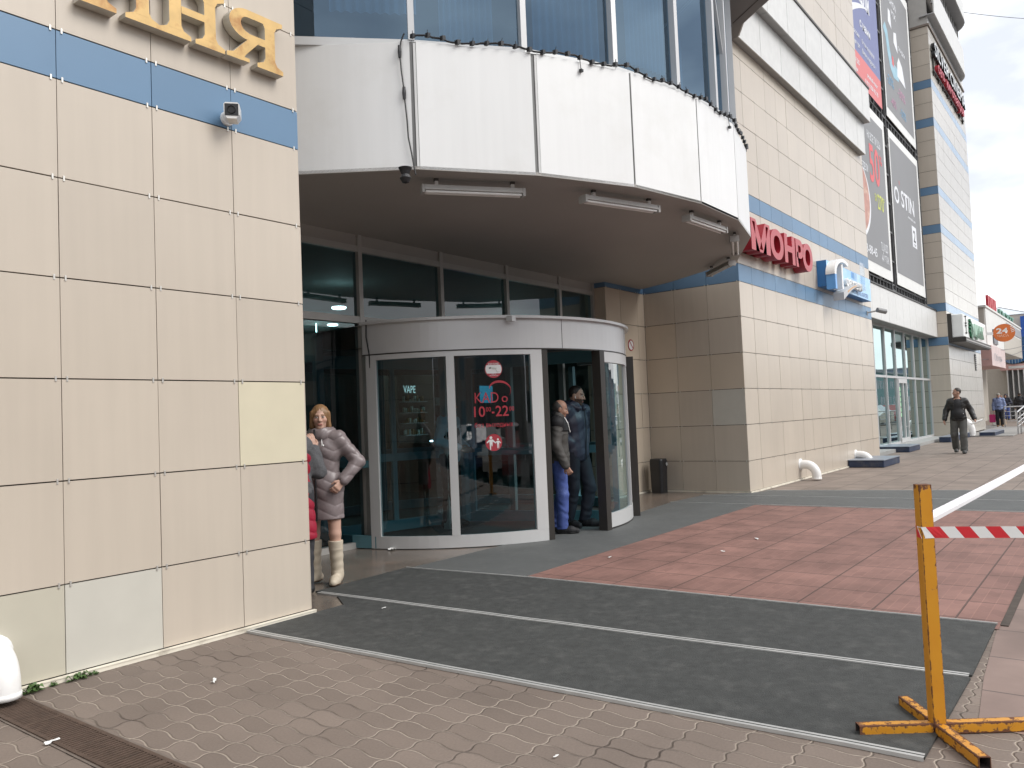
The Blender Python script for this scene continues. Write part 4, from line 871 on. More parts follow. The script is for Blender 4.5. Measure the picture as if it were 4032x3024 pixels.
b.prism([(24.45, 13.9), (24.75, 13.75), (24.95, 13.2), (25.2, 12.8), (25.7, 12.55), (26.5, 12.65), (26.6, 13.0), (26.2, 13.1), (25.6, 13.05), (25.3, 13.5), (25.1, 14.0), (24.8, 14.2)], (0, YB-.004, 0), (1, 0, 0), (0, 0, 1), (0, -1, 0), .002, 0)
b.prism([(26.3, 12.8), (27.6, 12.75), (27.2, 13.4), (26.7, 13.6), (26.4, 13.3)], (0, YB-.005, 0), (1, 0, 0), (0, 0, 1), (0, -1, 0), .002, 1)
b.prism([(25.55, 13.0), (25.85, 12.95), (25.8, 13.3), (25.6, 13.3)], (0, YB-.007, 0), (1, 0, 0), (0, 0, 1), (0, -1, 0), .002, 2)
b.prism([(25.3, 14.4), (25.8, 14.3), (25.7, 14.9), (25.4, 14.9)], (0, YB-.005, 0), (1, 0, 0), (0, 0, 1), (0, -1, 0), .002, 1); b.prism([(26.0, 13.9), (26.6, 13.7), (26.5, 14.4), (26.1, 14.3)], (0, YB-.005, 0), (1, 0, 0), (0, 0, 1), (0, -1, 0), .002, 1)
b.build('figure_print', [PR_LB, PR_W, PR_R], u)
for s, x, z, wd, h, m in [('-20%', 24.6, 12.1, 1.0, .45, PR_BL), ('-30%', 26.2, 12.1, 1.2, .45, PR_PK), ('-40%', 25.0, 11.45, .8, .4, PR_PK), ('-50%', 26.4, 11.45, .95, .4, PR_BL), ('FASHION', 25.4, 15.2, 1.3, .35, PR_W), ('MIX', 25.9, 14.85, .7, .3, PR_W), ('скидки', 26.7, 13.9, 1.1, .25, PR_W)]: btext(u, s, x, z, wd, h, m)
u = banner('banner', 'grey pizza banner with red 50 and yellow 270, lower left', 18.4, 23.65, 5.26, 10.42, CL_G, CL_W, (.1, .25, .32, .3))
b = MB(); pz = [(19.6+1.55*math.cos(2*math.pi*k/40), 7.35+1.15*math.sin(2*math.pi*k/40)) for k in range(40)]; pw_ = [(19.6+1.68*math.cos(2*math.pi*k/40), 7.30+1.22*math.sin(2*math.pi*k/40)) for k in range(40)]
b.prism(pw_, (0, YB-.003, 0), (1, 0, 0), (0, 0, 1), (0, -1, 0), .002, 1); b.prism(pz, (0, YB-.006, 0), (1, 0, 0), (0, 0, 1), (0, -1, 0), .002, 0)
b.build('pizza_print', [mat('pizza', (.45, .22, .17), .5, var=.3, scale=4, dirt=(.62, .45, .33), dirt_amt=.8, dirt_scale=3.5), PR_W], u)
for s, x, z, wd, h, m in [('50', 21.42, 8.1, 1.25, 1.62, PR_R), ('%', 22.7, 8.85, .35, .42, PR_R), ('НА ВСЕ ПИЦЦЫ', 21.3, 9.35, 1.65, .33, PR_W), ('СКИДКА НЕДЕЛИ', 19.3, 8.25, 1.9, .3, PR_W), ('ЗА', 21.84, 7.55, .28, .3, PR_Y), ('270', 22.17, 7.36, .75, .66, PR_Y), ('р', 22.95, 7.7, .12, .2, PR_Y), ('т. 613-88-45', 19.6, 5.79, 2.1, .36, PR_W), ('ТЦ КАДО', 22.28, 6.10, .85, .34, PR_W), ('4-Й ЭТАЖ', 22.28, 5.76, .92, .3, PR_W)]: btext(u, s, x, z, wd, h, m)
u = banner('banner', 'plain grey clothing banner with squared white letters, lower right', 24.28, 28.92, 5.26, 10.42, CL_G, CL_W, (.12, .22, .4, .27))
for s, x, z, wd, h, m in [('O', 24.58, 8.07, .72, .78, PR_W), ("'", 25.42, 8.55, .06, .5, PR_R), ('STIN', 25.62, 8.09, 2.1, .80, PR_W), ('www.ostin.com', 26.55, 7.84, 1.25, .16, PR_W)]: btext(u, s, x, z, wd, h, m, .02)
b = MB(); b.quad((27.12, YB-.004, 6.92), (27.86, YB-.004, 6.92), (27.86, YB-.004, 7.68), (27.12, YB-.004, 7.68)); b.build('floor_tag', PR_W, u); btext(u, '2', 27.32, 7.12, .34, .6, DARK); btext(u, 'этаж', 27.36, 6.98, .3, .12, DARK)

# ================================================================= FIXTURES
# fluorescent lamps under the rim
lampm = [WHITEPL, mat('lamp_reflector', (.7, .7, .69), .3), mat('lamp_tube_off', (.82, .82, .8), .3), mat('bracket_dark', (.06, .055, .05), .6)]
CAPG = mat('cap_grey', (.4, .39, .37), .5)
def batten(a, c, label, dark=False):
    a, c = Vector(a), Vector(c); mid = (a+c)/2; Ln = (c-a).length
    o = empty('fluorescent_lamp', label, 'lamp', 'fluorescent lamps under the canopy rim', loc=(mid.x, mid.y, mid.z), rz=math.atan2((c-a).y, (c-a).x)); h = Ln/2
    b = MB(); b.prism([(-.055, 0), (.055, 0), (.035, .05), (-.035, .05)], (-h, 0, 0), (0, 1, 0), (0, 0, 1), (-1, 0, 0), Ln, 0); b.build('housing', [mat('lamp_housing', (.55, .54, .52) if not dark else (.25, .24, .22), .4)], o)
    b = MB()
    for y in (-.028, .028): b.tube([(-h+.03, y, -.014), (h-.03, y, -.014)], .013, 8)
    b.build('tube', lampm[2], o)
    for xe in (-h-.005, h-.02): b = MB(); b.box(xe, -.055, -.03, xe+.025, .055, .045); b.build('end_cap', CAPG, o)
    top = ZS+.024-mid.z
    for x in (-h*.72, h*.78): b = MB(); b.box(x-.016, -.015, .05, x+.016, .015, .09, 1); b.box(x-.020, -.018, .09, x+.020, .018, top, 0); b.box(x-.045, -.03, top-.008, x+.045, .03, top, 0); b.build('bracket', [lampm[3], lampm[0]], o)
LZ = 3.54
batten((1.44, .06, LZ), (2.23, -.52, LZ), 'longest white fluorescent lamp, nearest the hanging cable'); batten((2.81, -.82, LZ), (3.74, -1.15, LZ), 'white fluorescent lamp second from the left under the rim')
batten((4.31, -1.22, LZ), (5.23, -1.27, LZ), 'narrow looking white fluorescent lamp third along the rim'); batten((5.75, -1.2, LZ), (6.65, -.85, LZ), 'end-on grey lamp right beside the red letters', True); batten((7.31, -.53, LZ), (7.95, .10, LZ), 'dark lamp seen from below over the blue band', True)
b = MB(); b.lathe([(0, -.14), (.03, -.13), (.05, -.09), (.035, -.06), (.045, -.03), (.06, 0), (.02, .0)], (1.05, -.12, 3.62), 14); tag(b.build('old_fitting', BLACKPL), 'black lamp fitting hanging at the left end of the rim', 'fitting')
# cables
b = MB(); q = inward(Vector((*V[0], 0)), Vector((*V[1], 0)))
e = Vector((*V[1], 0))+(Vector((*V[0], 0))-Vector((*V[1], 0))).normalized()*.07-q*.02
pz_ = [(0, ZT+.04), (.03, ZT-.03), (.045, ZT-.13), (.035, ZT-.3), (.02, ZT-.45), (.015, ZT-.55), (-.0, ZT-.75), (-.005, ZT-.9), (-.03, ZT-1.05), (-.045, ZS+.02), (-.06, ZS-.06)]
dV = (Vector((*V[0], 0))-Vector((*V[1], 0))).normalized()
b.tube([e+dV*d+Vector((0, 0, z)) for d, z in pz_], .007, 6)
for z, d in ((ZT-.12, .045), (ZT-.5, .018)): b.lathe([(0, -.06), (.014, -.055), (.018, 0), (.014, .055), (0, .06)], e+dV*d+Vector((0, 0, z)), 10)
tag(b.build('hanging_cable', BLACKPL), 'black cable with inline plugs hanging down the white canopy panel', 'cable')
# string lights along the sill
b = MB(); bulbs = MB(); s = 0; path = []
for i in range(1, 7):
    p, q = Vector((*V[i], 0)), Vector((*V[i+1], 0)); n = inward(p, q); Ln = (q-p).length; k = max(2, int(Ln/.045))
    for j in range(k):
        t = j/k; s += Ln/k; path.append(p+(q-p)*t-n*.012+Vector((0, 0, ZT+.012+.018*math.sin(s*9)+random.uniform(-.008, .008))))
path = path[:int(len(path)*.93)]
pe = path[-1]; path += [pe+Vector((0, 0, -.06*k)) for k in range(1, 6)]
b.tube(path, .009, 6)
for j in range(0, len(path), 3):
    p = path[j]; ang = random.uniform(-.6, .6)
    b.obox(p+Vector((-.02, -.02, -.022)), (.04, .01*ang, .01), (0, .035, 0), (0.01*ang, 0, .04)); 
    if random.random() < .4: b.tube([p, p+Vector((random.uniform(-.02, .02), random.uniform(-.02, .0), .05))], .004, 4)
for j in (36, 92): b.tube([path[j], path[j]+Vector((0, -.01, -.12))], .004, 5); b.obox(path[j]+Vector((-.015, -.025, -.14)), (.035, 0, 0), (0, .03, 0), (0, 0, .025))
tag(b.build('string_lights', BLACKPL), 'black outdoor string of lights draped along the top edge of the canopy', 'string lights')
b = MB()
def wire(pts, r=.006): b.tube(pts, r, 5)
for i in range(1, 9):
    p, q = Vector((*V[i], 0)), Vector((*V[i+1], 0)); n = inward(p, q)
    wire([p+(q-p)*t+n*.19+Vector((0, 0, ZS+.012-.012*math.sin(t*math.pi))) for t in (0, .25, .5, .75, 1)])
tag(b.build('lamp_wiring', BLACKPL), 'thin black wire running along the underside of the canopy rim', 'wire')
# cctv cameras
o = empty('security_camera', 'white security camera facing out from the blue band at left', 'camera', loc=(-.66, -.02, 3.63))
b = MB(); b.lathe([(.0, 0), (.05, 0), (.05, .02), (.0, .02)], (.05, .02, -.01), 16, axis=(0, -1, 0)); b.tube([(.05, 0, -.01), (.045, -.05, -.02), (.03, -.08, -.02)], .018, 8); b.build('mount', WHITEPL, o)
dv = Vector((-.62, -.76, -.05)).normalized(); ev = Vector((.76, -.62, 0)).normalized(); uv = ev.cross(dv) if ev.cross(dv).z > 0 else -ev.cross(dv); c0 = Vector((.02, -.10, .0))
b = MB(); b.prism([(-.052, -.03), (-.03, -.06), (.03, -.06), (.052, -.03), (.052, .04), (.04, .052), (-.04, .052), (-.052, .04)], c0+dv*.05, ev, uv, dv, .13, 0); b.build('housing', WHITEPL, o)
b = MB(); b.prism([(-.045, -.04), (.045, -.04), (.045, .042), (-.045, .042)], c0+dv*.053, ev, uv, dv, .01, 0); b.lathe([(.0, .0), (.022, .0), (.026, .006), (.03, .0)], c0+dv*.054, 16, 1, axis=tuple(dv)); b.build('lens_front', [BLACKPL, DARK], o)
o = empty('security_camera', 'grey bullet camera on an arm at the far end of the blue band', 'camera', loc=(17.6, YM, 3.72))
b = MB(); b.box(-.03, -.02, -.06, .03, 0, .04); b.tube([(0, 0, 0), (.0, -.30, .03)], .02, 6); b.build('arm', ALU, o); b = MB(); b.tube([(-.06, -.26, .04), (.12, -.42, -.01)], .06, 10); b.build('housing', mat('camera_grey', (.22, .22, .22), .5), o)
# litter bin
o = empty('litter_bin', 'black upright litter bin with side opening against the beige recess wall', 'bin', loc=(8.86, 1.62, 0))
b = MB(); N_ = 20
def rr_ring(hx, hy, z, r=.05):
    pts = []
    for cx, cy, a0 in ((hx-r, hy-r, 0), (-hx+r, hy-r, 90), (-hx+r, -hy+r, 180), (hx-r, -hy+r, 270)):
        for k in range(5): t = R(a0+90*k/4); pts.append((cx+r*math.cos(t), cy+r*math.sin(t), z))
    return pts
rings = [rr_ring(.115, .115, .0), rr_ring(.115, .115, .01), rr_ring(.12, .12, .38), rr_ring(.125, .125, .44), rr_ring(.125, .125, .57), rr_ring(.118, .118, .60), rr_ring(.08, .08, .605)]
vs = [p for r_ in rings for p in r_]; b.add(vs, [(i*N_+k, i*N_+(k+1) % N_, (i+1)*N_+(k+1) % N_, (i+1)*N_+k) for i in range(len(rings)-1) for k in range(N_)]+[tuple((len(rings)-1)*N_+k for k in range(N_))]); b.build('body', BLACKPL, o)
b = MB(); b.box(.02, -.129, .47, .10, -.124, .54); b.lathe([(0, 0), (.035, 0), (.035, .004)], (.06, -.13, .505), 14, 1, axis=(0, -1, 0)); b.build('opening', [DARK, mat('bin_ring', (.35, .35, .34), .4)], o)
o = empty('no_smoking_sign', 'round red rimmed sign on the beige wall just right of the door drum', 'sign'); b = MB(); b.lathe([(0, 0), (.10, 0), (.10, -.004)], (8.56, YI-.006, 2.62), 28, 0, axis=(0, -1, 0)); b.build('face', STK_W, o); b = MB(); b.lathe([(.082, .002), (.10, .002), (.102, -.004)], (8.56, YI-.006, 2.62), 28, 0, axis=(0, -1, 0)); b.obox((8.495, YI-.009, 2.69), (.13, 0, -.14), (.012, 0, .012), (0, -.001, 0)); b.build('red_rim', STK_RED, o)
# downpipes
def elbow(name, label, x, yw, z, r, reach, drop, m=WHITEPL):
    b = MB(); path = [(x, yw+.02, z), (x, yw-reach*.35, z)]
    for k in range(1, 7): t = R(90*k/6); path.append((x, yw-reach*.35-reach*.65*math.sin(t), z-drop*.75*(1-math.cos(t))))
    path.append((x, yw-reach, z-drop)); b.tube(path, r, 20, caps=False); rim = path[-1]
    b.lathe([(r*1.0, .03), (r*1.06, .03), (r*1.06, 0), (r*.9, 0), (r*.9, .06)], rim, 20)
    b.lathe([(r*1.35, -.005), (r*1.35, .012), (r, .012)], (x, yw-.005, z), 20, axis=(0, -1, 0))
    return tag(b.build(name, m, smooth=True), label, 'drainpipe', 'white drainpipe elbows')
elbow('drainpipe_elbow', 'big white drainpipe elbow cut by the left frame edge', -2.13, 0, .25, .075, .17, .21)
elbow('drainpipe_elbow', 'white drainpipe elbow low on the beige wall above the far mats', 11.75, YM, .30, .085, .30, .28)
elbow('drainpipe_elbow', 'white drainpipe elbow behind the first blue plinth', 15.75, YM, .25, .085, .30, .22); elbow('drainpipe_elbow', 'white drainpipe elbow behind the walking man', 31.2, TY, .62, .12, .42, .58)
# blue plinths
def plinth(x0, y0, x1, y1, h, label):
    o = empty('plinth', label, 'plinth', 'blue metal plinths along the mall wall', loc=((x0+x1)/2, (y0+y1)/2, 0)); X, Y = (x1-x0)/2, (y1-y0)/2
    b = MB(); b.bbox(-X, -Y, 0, X, Y, h-.02, .012); b.build('side_panels', mat('navy_paint', (.016, .030, .070), .5, var=.2, scale=5, dirt=(.10, .10, .10), dirt_amt=.5, dirt_scale=3), o)
    b = MB(); b.bbox(-X-.015, -Y-.015, h-.02, X+.015, Y+.015, h, .006); b.build('top_plate', mat('plinth_top', (.22, .25, .30), .35, metal=.2, var=.1), o)
plinth(15.05, -.68, 16.6, YM-.01, .17, 'blue plinth nearest the camera, white pipe behind it'); plinth(20.9, -.05, 22.4, YS-.08, .17, 'blue plinth under the shop door glass'); plinth(26.75, -.2, 31.0, TY-.005, .19, 'long blue plinth at the tower corner behind the walking man') ; plinth(30.9+.2, -1.02, 34.0, -.5, .17, 'low blue plinth right of the white pipe')
# litter and weeds
PAPER = mat('paper', (.75, .75, .73), .7, var=.05)
def scrap(x, y, s, label, z=.016, rz=0):
    rr = random.Random(int((x+40)*997+y*131)); b = MB(); n = 7
    g = [[(s*(i/n-.5)*1.6, s*.5*(j/3-.5)+rr.uniform(-.1, .1)*s, .003+rr.random()*.22*s) for j in range(4)] for i in range(n+1)]
    b.add([p for r_ in g for p in r_], [(i*4+j, i*4+j+1, (i+1)*4+j+1, (i+1)*4+j) for i in range(n) for j in range(3)])
    o = b.build('paper_scrap', PAPER); o.location = (x, y, z); o.rotation_euler = (0, 0, rz); tag(o, label, 'litter', 'scraps of paper on the ground')
scrap(2.42, 1.62, .12, 'crumpled white paper at the foot of the door frame', .006, .3); scrap(-1.31, -.81, .045, 'small white scrap on the pavers in front of the beige wall', .003, .8); scrap(-2.215, -.94, .045, 'white stick like scrap beside the drain', .003, .2)
scrap(3.67, -1.72, .035, 'white scrap lying in the middle of the red paving', .01, 1); scrap(2.94, -.86, .035, 'tiny white scrap near the left corner of the red paving', .01); scrap(4.55, -1.73, .05, 'pale patch of paper at the right of the red paving', .008, .6); scrap(.35, -.42, .025, 'tiny white scrap on the dark mat by the strip', .016); scrap(-1.12, -3.0, .02, 'tiny white crumb low on the pavers', .004)
LEAF = mat('weed_leaf', (.07, .13, .035), .6, var=.2, scale=30)
def weed(x, y, s, label):
    b = MB(); rr = random.Random(int(x*1000))
    for k in range(26):
        a = rr.uniform(0, 6.28); l = s*rr.uniform(.35, 1); h = rr.uniform(.1, .75)*s; d = Vector((math.cos(a), -abs(math.sin(a))*.7, 0)); n = Vector((-d.y, d.x, 0)); p = Vector((rr.uniform(-.5, .5)*s, rr.uniform(-.25, 0)*s, .002)); w_ = l*.3; q = p+d*l*.5+Vector((0, 0, h)); e_ = p+d*l+Vector((0, 0, h*.6))
        b.add([p, q+n*w_, e_, q-n*w_], [(0, 1, 2, 3)])
    o = b.build('weed', LEAF); o.location = (x, y, 0); tag(o, label, 'weed', 'weeds along the foot of the wall')
weed(-1.96, -.05, .075, 'green weed nearest the white drainpipe elbow'); weed(-1.71, -.04, .06, 'larger green weed under a tile joint of the left wall'); weed(-1.62, -.04, .035, 'small green weed furthest from the drainpipe'); weed(-1.84, -.04, .03, 'tiny green weed between two bigger ones')

# ================================================================= BARRIER
YEL = bpy.data.materials.new('yellow_paint_rusted'); YEL.use_nodes = True
t = YEL.node_tree; bs_ = t.nodes['Principled BSDF']; N = t.nodes.new; lk = t.links.new
tcn = N('ShaderNodeTexCoord'); n1 = N('ShaderNodeTexNoise'); n1.inputs['Scale'].default_value = 26; n1.inputs['Detail'].default_value = 8; n1.inputs['Roughness'].default_value = .7; lk(tcn.outputs['Object'], n1.inputs['Vector'])
at = N('ShaderNodeAttribute'); at.attribute_name = 'wear'
ad = N('ShaderNodeMath'); ad.operation = 'ADD'; lk(n1.outputs[0], ad.inputs[0]); lk(at.outputs['Fac'], ad.inputs[1])
mr = N('ShaderNodeMapRange'); mr.inputs[1].default_value = .66; mr.inputs[2].default_value = .71; lk(ad.outputs[0], mr.inputs[0])
n2 = N('ShaderNodeTexNoise'); n2.inputs['Scale'].default_value = 7; n2.inputs['Detail'].default_value = 5; lk(tcn.outputs['Object'], n2.inputs['Vector'])
c1 = N('ShaderNodeValToRGB'); c1.color_ramp.elements[0].color = (.52, .20, .012, 1); c1.color_ramp.elements[1].color = (.62, .30, .022, 1); lk(n2.outputs[0], c1.inputs[0])
c2 = N('ShaderNodeValToRGB'); c2.color_ramp.elements[0].color = (.05, .022, .012, 1); c2.color_ramp.elements[1].color = (.19, .075, .035, 1); lk(n1.outputs[0], c2.inputs[0])
mxn = N('ShaderNodeMixRGB'); lk(mr.outputs[0], mxn.inputs[0]); lk(c1.outputs[0], mxn.inputs[1]); lk(c2.outputs[0], mxn.inputs[2]); lk(mxn.outputs[0], bs_.inputs['Base Color'])
rr_ = N('ShaderNodeMapRange'); rr_.inputs[3].default_value = .4; rr_.inputs[4].default_value = .9; lk(mr.outputs[0], rr_.inputs[0]); lk(rr_.outputs[0], bs_.inputs['Roughness'])
bpn = N('ShaderNodeBump'); bpn.inputs['Strength'].default_value = .4; bpn.inputs['Distance'].default_value = .003; bpn.invert = True; lk(mr.outputs[0], bpn.inputs['Height']); lk(bpn.outputs[0], bs_.inputs['Normal'])
def steel_tube(name, p, q, s, parent, side, wear, open_end=False):
    """square tube with worn edges: subdivided so the wear attribute follows the arrises"""
    p, q = Vector(p), Vector(q); ax = (q-p).normalized(); e1 = Vector(side).normalized(); e2 = ax.cross(e1); h = s/2; K = 40; c = .004
    prof = []
    for i in range(4):
        a = [(-1, -1), (1, -1), (1, 1), (-1, 1)][i]; d = [(-1, -1), (1, -1), (1, 1), (-1, 1)][(i+1) % 4]
        for t_ in (0.0, .06, .2, .5, .8, .94): prof.append((h*(a[0]+(d[0]-a[0])*t_), h*(a[1]+(d[1]-a[1])*t_), .30 if t_ in (0.0,) else (.13 if t_ in (.06, .94) else (0.02 if t_ in (.2, .8) else 0.0))))
    n = len(prof); vs = []; wr = []
    for k in range(K+1):
        c_ = p+(q-p)*(k/K)
        for x, y, w_ in prof:
            rd = 1-.06*(1 if w_ == .30 else 0); vs.append(c_+e1*x*rd+e2*y*rd); endw = .22*max(0, 1-min(k, K-k)/1.6); wr.append(w_*wear+(wear-1)*.14+endw)
    fs = [(k*n+i, k*n+(i+1) % n, (k+1)*n+(i+1) % n, (k+1)*n+i) for k in range(K) for i in range(n)]
    b = MB(); b.add(vs, fs, 0)
    for k, c_ in ((0, p), (K, q)):
        ring = [k*n+i for i in range(n)]
        if open_end and k == K:
            inn = [Vector(vs[j]) for j in ring]; base = len(b.v); b.add([c_+(v-c_)*.86 for v in inn]+[c_+(v-c_)*.86-ax*.12 for v in inn], [], 1)
            wr += [.3]*(2*n)
            for i in range(n): j = (i+1) % n; b.f.append((ring[i], ring[j], base+j, base+i)); b.s.append(0); b.f.append((base+i, base+j, base+n+j, base+n+i)); b.s.append(1)
            b.f.append(tuple(base+n+i for i in range(n))); b.s.append(1)
        else: b.f.append(tuple(ring[::-1]) if k == 0 else tuple(ring)); b.s.append(0)
    o = b.build(name, [YEL, mat('tube_inside', (.03, .02, .018), .9)], parent); a = o.data.attributes.new('wear', 'FLOAT', 'POINT'); a.data.foreach_set('value', wr); return o
def barrier(loc, label):
    o = empty('barrier_post', label, 'barrier post', 'yellow tape barrier posts', loc=loc); az = R(216)
    d1 = Vector((math.cos(az), math.sin(az), 0)); d2 = Vector((math.cos(az-R(90)), math.sin(az-R(90)), 0)); S_ = .047
    steel_tube('post', (0, 0, .03), (0, 0, 1.05), .054, o, d1, 1.0)
    for d, l in ((d1, .355), (-d1, .31), (d2, .335), (-d2, .40)): steel_tube('leg', Vector((0, 0, S_/2+.002))+d*.026, Vector((0, 0, S_/2+.002))+d*l, S_, o, (0, 0, 1), 1.75, True)
    return o
br1 = barrier((-.06, -4.235, 0), 'rusty yellow steel barrier post on a cross foot, in the foreground'); br2 = copy_tree(br1, (9.2, -4.42, 0), R(20), 'second yellow barrier post holding the far end of the tape')
TR = mat('tape_red', (.62, .03, .04), .35, var=.03); TWH = mat('tape_white', (.78, .78, .76), .35, var=.03); TBK = mat('tape_back', (.70, .69, .70), .4, var=.04); TBS = mat('tape_back_stripe', (.60, .56, .585), .4)
def tape(path, w_, stripe, mats, slant=.5, tilt=None, fold=0):
    b = MB(); cum = [0]
    for i in range(1, len(path)): cum.append(cum[-1]+(path[i]-path[i-1]).length)
    def at_(s):
        s = min(max(s, 0), cum[-1]-1e-6)
        for i in range(1, len(path)):
            if s <= cum[i]: t_ = (s-cum[i-1])/(cum[i]-cum[i-1]); return path[i-1].lerp(path[i], t_), i-1+t_
    k = 0; s = -.1
    while s < cum[-1]:
        for j in range(3):
            a, e = s+stripe*j/3, s+stripe*(j+1)/3
            P = []
            for ss, sgn in ((a, 1), (e, 1), (e+slant*w_, -1), (a+slant*w_, -1)):
                c, f_ = at_(ss); up = Vector((0, 0, 1)) if tilt is None else tilt(f_/(len(path)-1)); P.append(c+up*(w_/2*sgn))
            if (P[0]-P[1]).length+(P[2]-P[3]).length > 1e-3:
                if fold: mA, mB = (P[0]+P[3])/2+Vector((0, -fold, -fold*.3)), (P[1]+P[2])/2+Vector((0, -fold, -fold*.3)); b.add([P[0], mA, mB, P[1]], [(0, 1, 2, 3)], k % 2); b.add([mA, P[3], P[2], mB], [(0, 1, 2, 3)], 0)
                else: b.add(P, [(0, 3, 2, 1)], k % 2)
        s += stripe; k += 1
    return b.build('barrier_tape', mats)
pc = Vector((-.06, -4.235, 0)); az = R(216); d1 = Vector((math.cos(az), math.sin(az), 0)); d2 = Vector((math.cos(az-R(90)), math.sin(az-R(90)), 0)); hh = .0285
dirN = Vector((.42, -.907, 0))
c_a = pc+d1*hh+d2*hh; c_b = pc+d1*hh-d2*hh; c_c = pc-d1*hh-d2*hh; c_d = pc-d1*hh+d2*hh
lft, rgt = (c_a, c_b) if c_a.dot(Vector((.61, -.79, 0))) < c_b.dot(Vector((.61, -.79, 0))) else (c_b, c_a)
blft, brgt = (c_d, c_c) if lft == c_a else (c_c, c_d)
zt = .848
o = tape([brgt+Vector((0, 0, zt)), blft+Vector((0, 0, zt)), lft+Vector((0, 0, zt)), rgt+Vector((0, 0, zt)), rgt+dirN*1.0+Vector((0, 0, zt-.006)), rgt+dirN*2.2+Vector((0, 0, zt))], .048, .058, [TR, TWH], .75); tag(o, 'red and white striped barrier tape tied round the yellow post', 'barrier tape', 'barrier tapes')
P0, P1 = blft.lerp(brgt, .8)+Vector((0, 0, .892)), Vector((9.17, -4.42, .91)); pth = [P0.lerp(P1, i/24)+Vector((0, 0, -.10*math.sin(math.pi*i/24)*.35)) for i in range(25)]
o = tape(pth, .046, .06, [TBK, TBS], .8, tilt=lambda t_: (Vector((0, 0, 1))*math.cos(.5+1.1*t_)+Vector((0, 1, 0))*math.sin(.5+1.1*t_)), fold=.010); tag(o, 'pale twisted barrier tape stretching away behind the yellow post', 'barrier tape', 'barrier tapes')

# ================================================================= FAR BUILDINGS, RAILINGS, CARS
FW = mat('far_white_wall', (.70, .69, .66), .6, var=.05, scale=1, streak=.06); FGREY = mat('far_grey', (.34, .34, .35), .6); FPINK = mat('far_pink', (.60, .36, .33), .6, var=.04); FBGE = mat('far_beige', (.50, .46, .40), .6, var=.05)
fb = empty('white_shop_building', 'white two storey shop building beyond the tower with a pink sign band', 'building')
b = MB(); b.box(41.4, .2, 4.0, 58.5, 14, 5.95, 0); b.box(41.33, .26, 4.0, 41.4, 14, 5.95, 3); b.box(41.2, .15, 5.95, 58.5, 14, 6.05, 0); b.box(50, .17, 5.3, 58.4, .21, 5.8, 1); b.box(48.5, .19, 4.02, 58.4, .22, 5.2, 3); b.box(41.4, 2.3, 0, 58.5, 14, 4.0, 3); b.box(41.0, 14, 0, 41.3, 14.2, 4, 0)
b.box(41.35, 2.1, 0, 41.6, 2.32, 4.0, 3); b.build('wall', [FW, FGREY, FPINK, FBGE], fb)
b = MB(); b.box(40.5, -.05, 3.02, 46.0, 2.3, 4.0, 0); b.quad((40.5, -.052, 3.03), (46, -.052, 3.03), (46, -.052, 3.99), (40.5, -.052, 3.99), 1); b.build('sign_band', [FPINK, mat('faded_sign', (.62, .50, .48), .6, var=.15, scale=2)], fb)
b = MB(); b.box(43.6, .14, 4.25, 45.2, .2, 5.0); b.build('window', mat('far_window_dark', (.12, .12, .13), .4), fb)
text('sign_text', 'Обувь', .5, (41.4, -.06, 3.3), (1, 0, 0), (0, 0, 1), 0, mat('faded_print', (.42, .40, .42), .6), fb, fit=3.2)
b = MB(); b.box(44.6, 2.24, 0, 46.4, 2.3, 2.1); b.build('door', mat('far_door', (.06, .045, .04), .6), fb)
b = MB(); b.box(42.6, 2.2, 2.35, 44.6, 2.29, 2.85, 0); b.box(42.7, 2.19, 2.4, 44.5, 2.2, 2.6, 1); b.build('notice_board', [mat('board_white', (.6, .6, .57), .5), mat('board_green', (.2, .3, .1), .5)], fb)
o = empty('rooftop_letters', 'tall red letters standing on the white roof', 'sign'); text('letter', 'ШШ', 1.0, (44.2, .35, 6.1), (1, 0, 0), (0, 0, 1), .12, [mat('roof_red', (.62, .11, .12), .5), REDSIDE], o, fit=3.3, bold=.03)
o = empty('rooftop_sign', 'green slanting letters on the white roof beside the red ones', 'sign'); text('letter', 'ПОРТ', .6, (49.0, .35, 6.08), (1, 0, 0), (0, 0, 1), .12, [mat('roof_green', (.16, .33, .25), .5), mat('roof_green_side', (.09, .2, .15), .5)], o, fit=7.5, bold=.02)
bb = empty('blue_glass_building', 'blue glazed building with a rounded glass bay and white fins at far right', 'building')
BG = mat('far_blue_glass', (.035, .10, .22), .15, var=.25, scale=.8); BGD = mat('far_blue_panel', (.02, .09, .38), .4, var=.06)
b = MB(); b.box(61, -2.2, 0, 80, 4, 7.2, 0); b.build('body', [FBGE], bb)
b = MB(); b.box(60.6, -2.2, 5.6, 61, .35, 7.0, 1); b.box(60.6, -2.2, 3.9, 61, .35, 5.6, 0); b.build('glass_tower', [BG, BGD], bb)
b = MB()
for k in range(9):
    y0, y1 = 1.62-k*.17, 1.62-(k+1)*.17; bul = lambda y: 60.9-.75*math.sin(math.pi*(1.62-y)/1.53); zt_ = lambda y: 5.06+.12*math.sin(math.pi*(1.62-y)/1.53); zb_ = lambda y: 4.1-.33*math.sin(math.pi*(1.62-y)/1.53)
    b.quad((bul(y0), y0, zb_(y0)), (bul(y1), y1, zb_(y1)), (bul(y1), y1, zt_(y1)), (bul(y0), y0, zt_(y0)), 0); b.tube([(bul(y0), y0, zb_(y0)), (bul(y0), y0, zt_(y0))], .02, 5, 1); b.quad((bul(y0), y0, zt_(y0)), (bul(y1), y1, zt_(y1)), (61, y1, zt_(y1)), (61, y0, zt_(y0)), 0); b.quad((61, y0, zb_(y0)), (61, y1, zb_(y1)), (bul(y1), y1, zb_(y1)), (bul(y0), y0, zb_(y0)), 0)
b.build('glass_bay', [BG, mat('far_frame', (.3, .42, .5), .4)], bb)
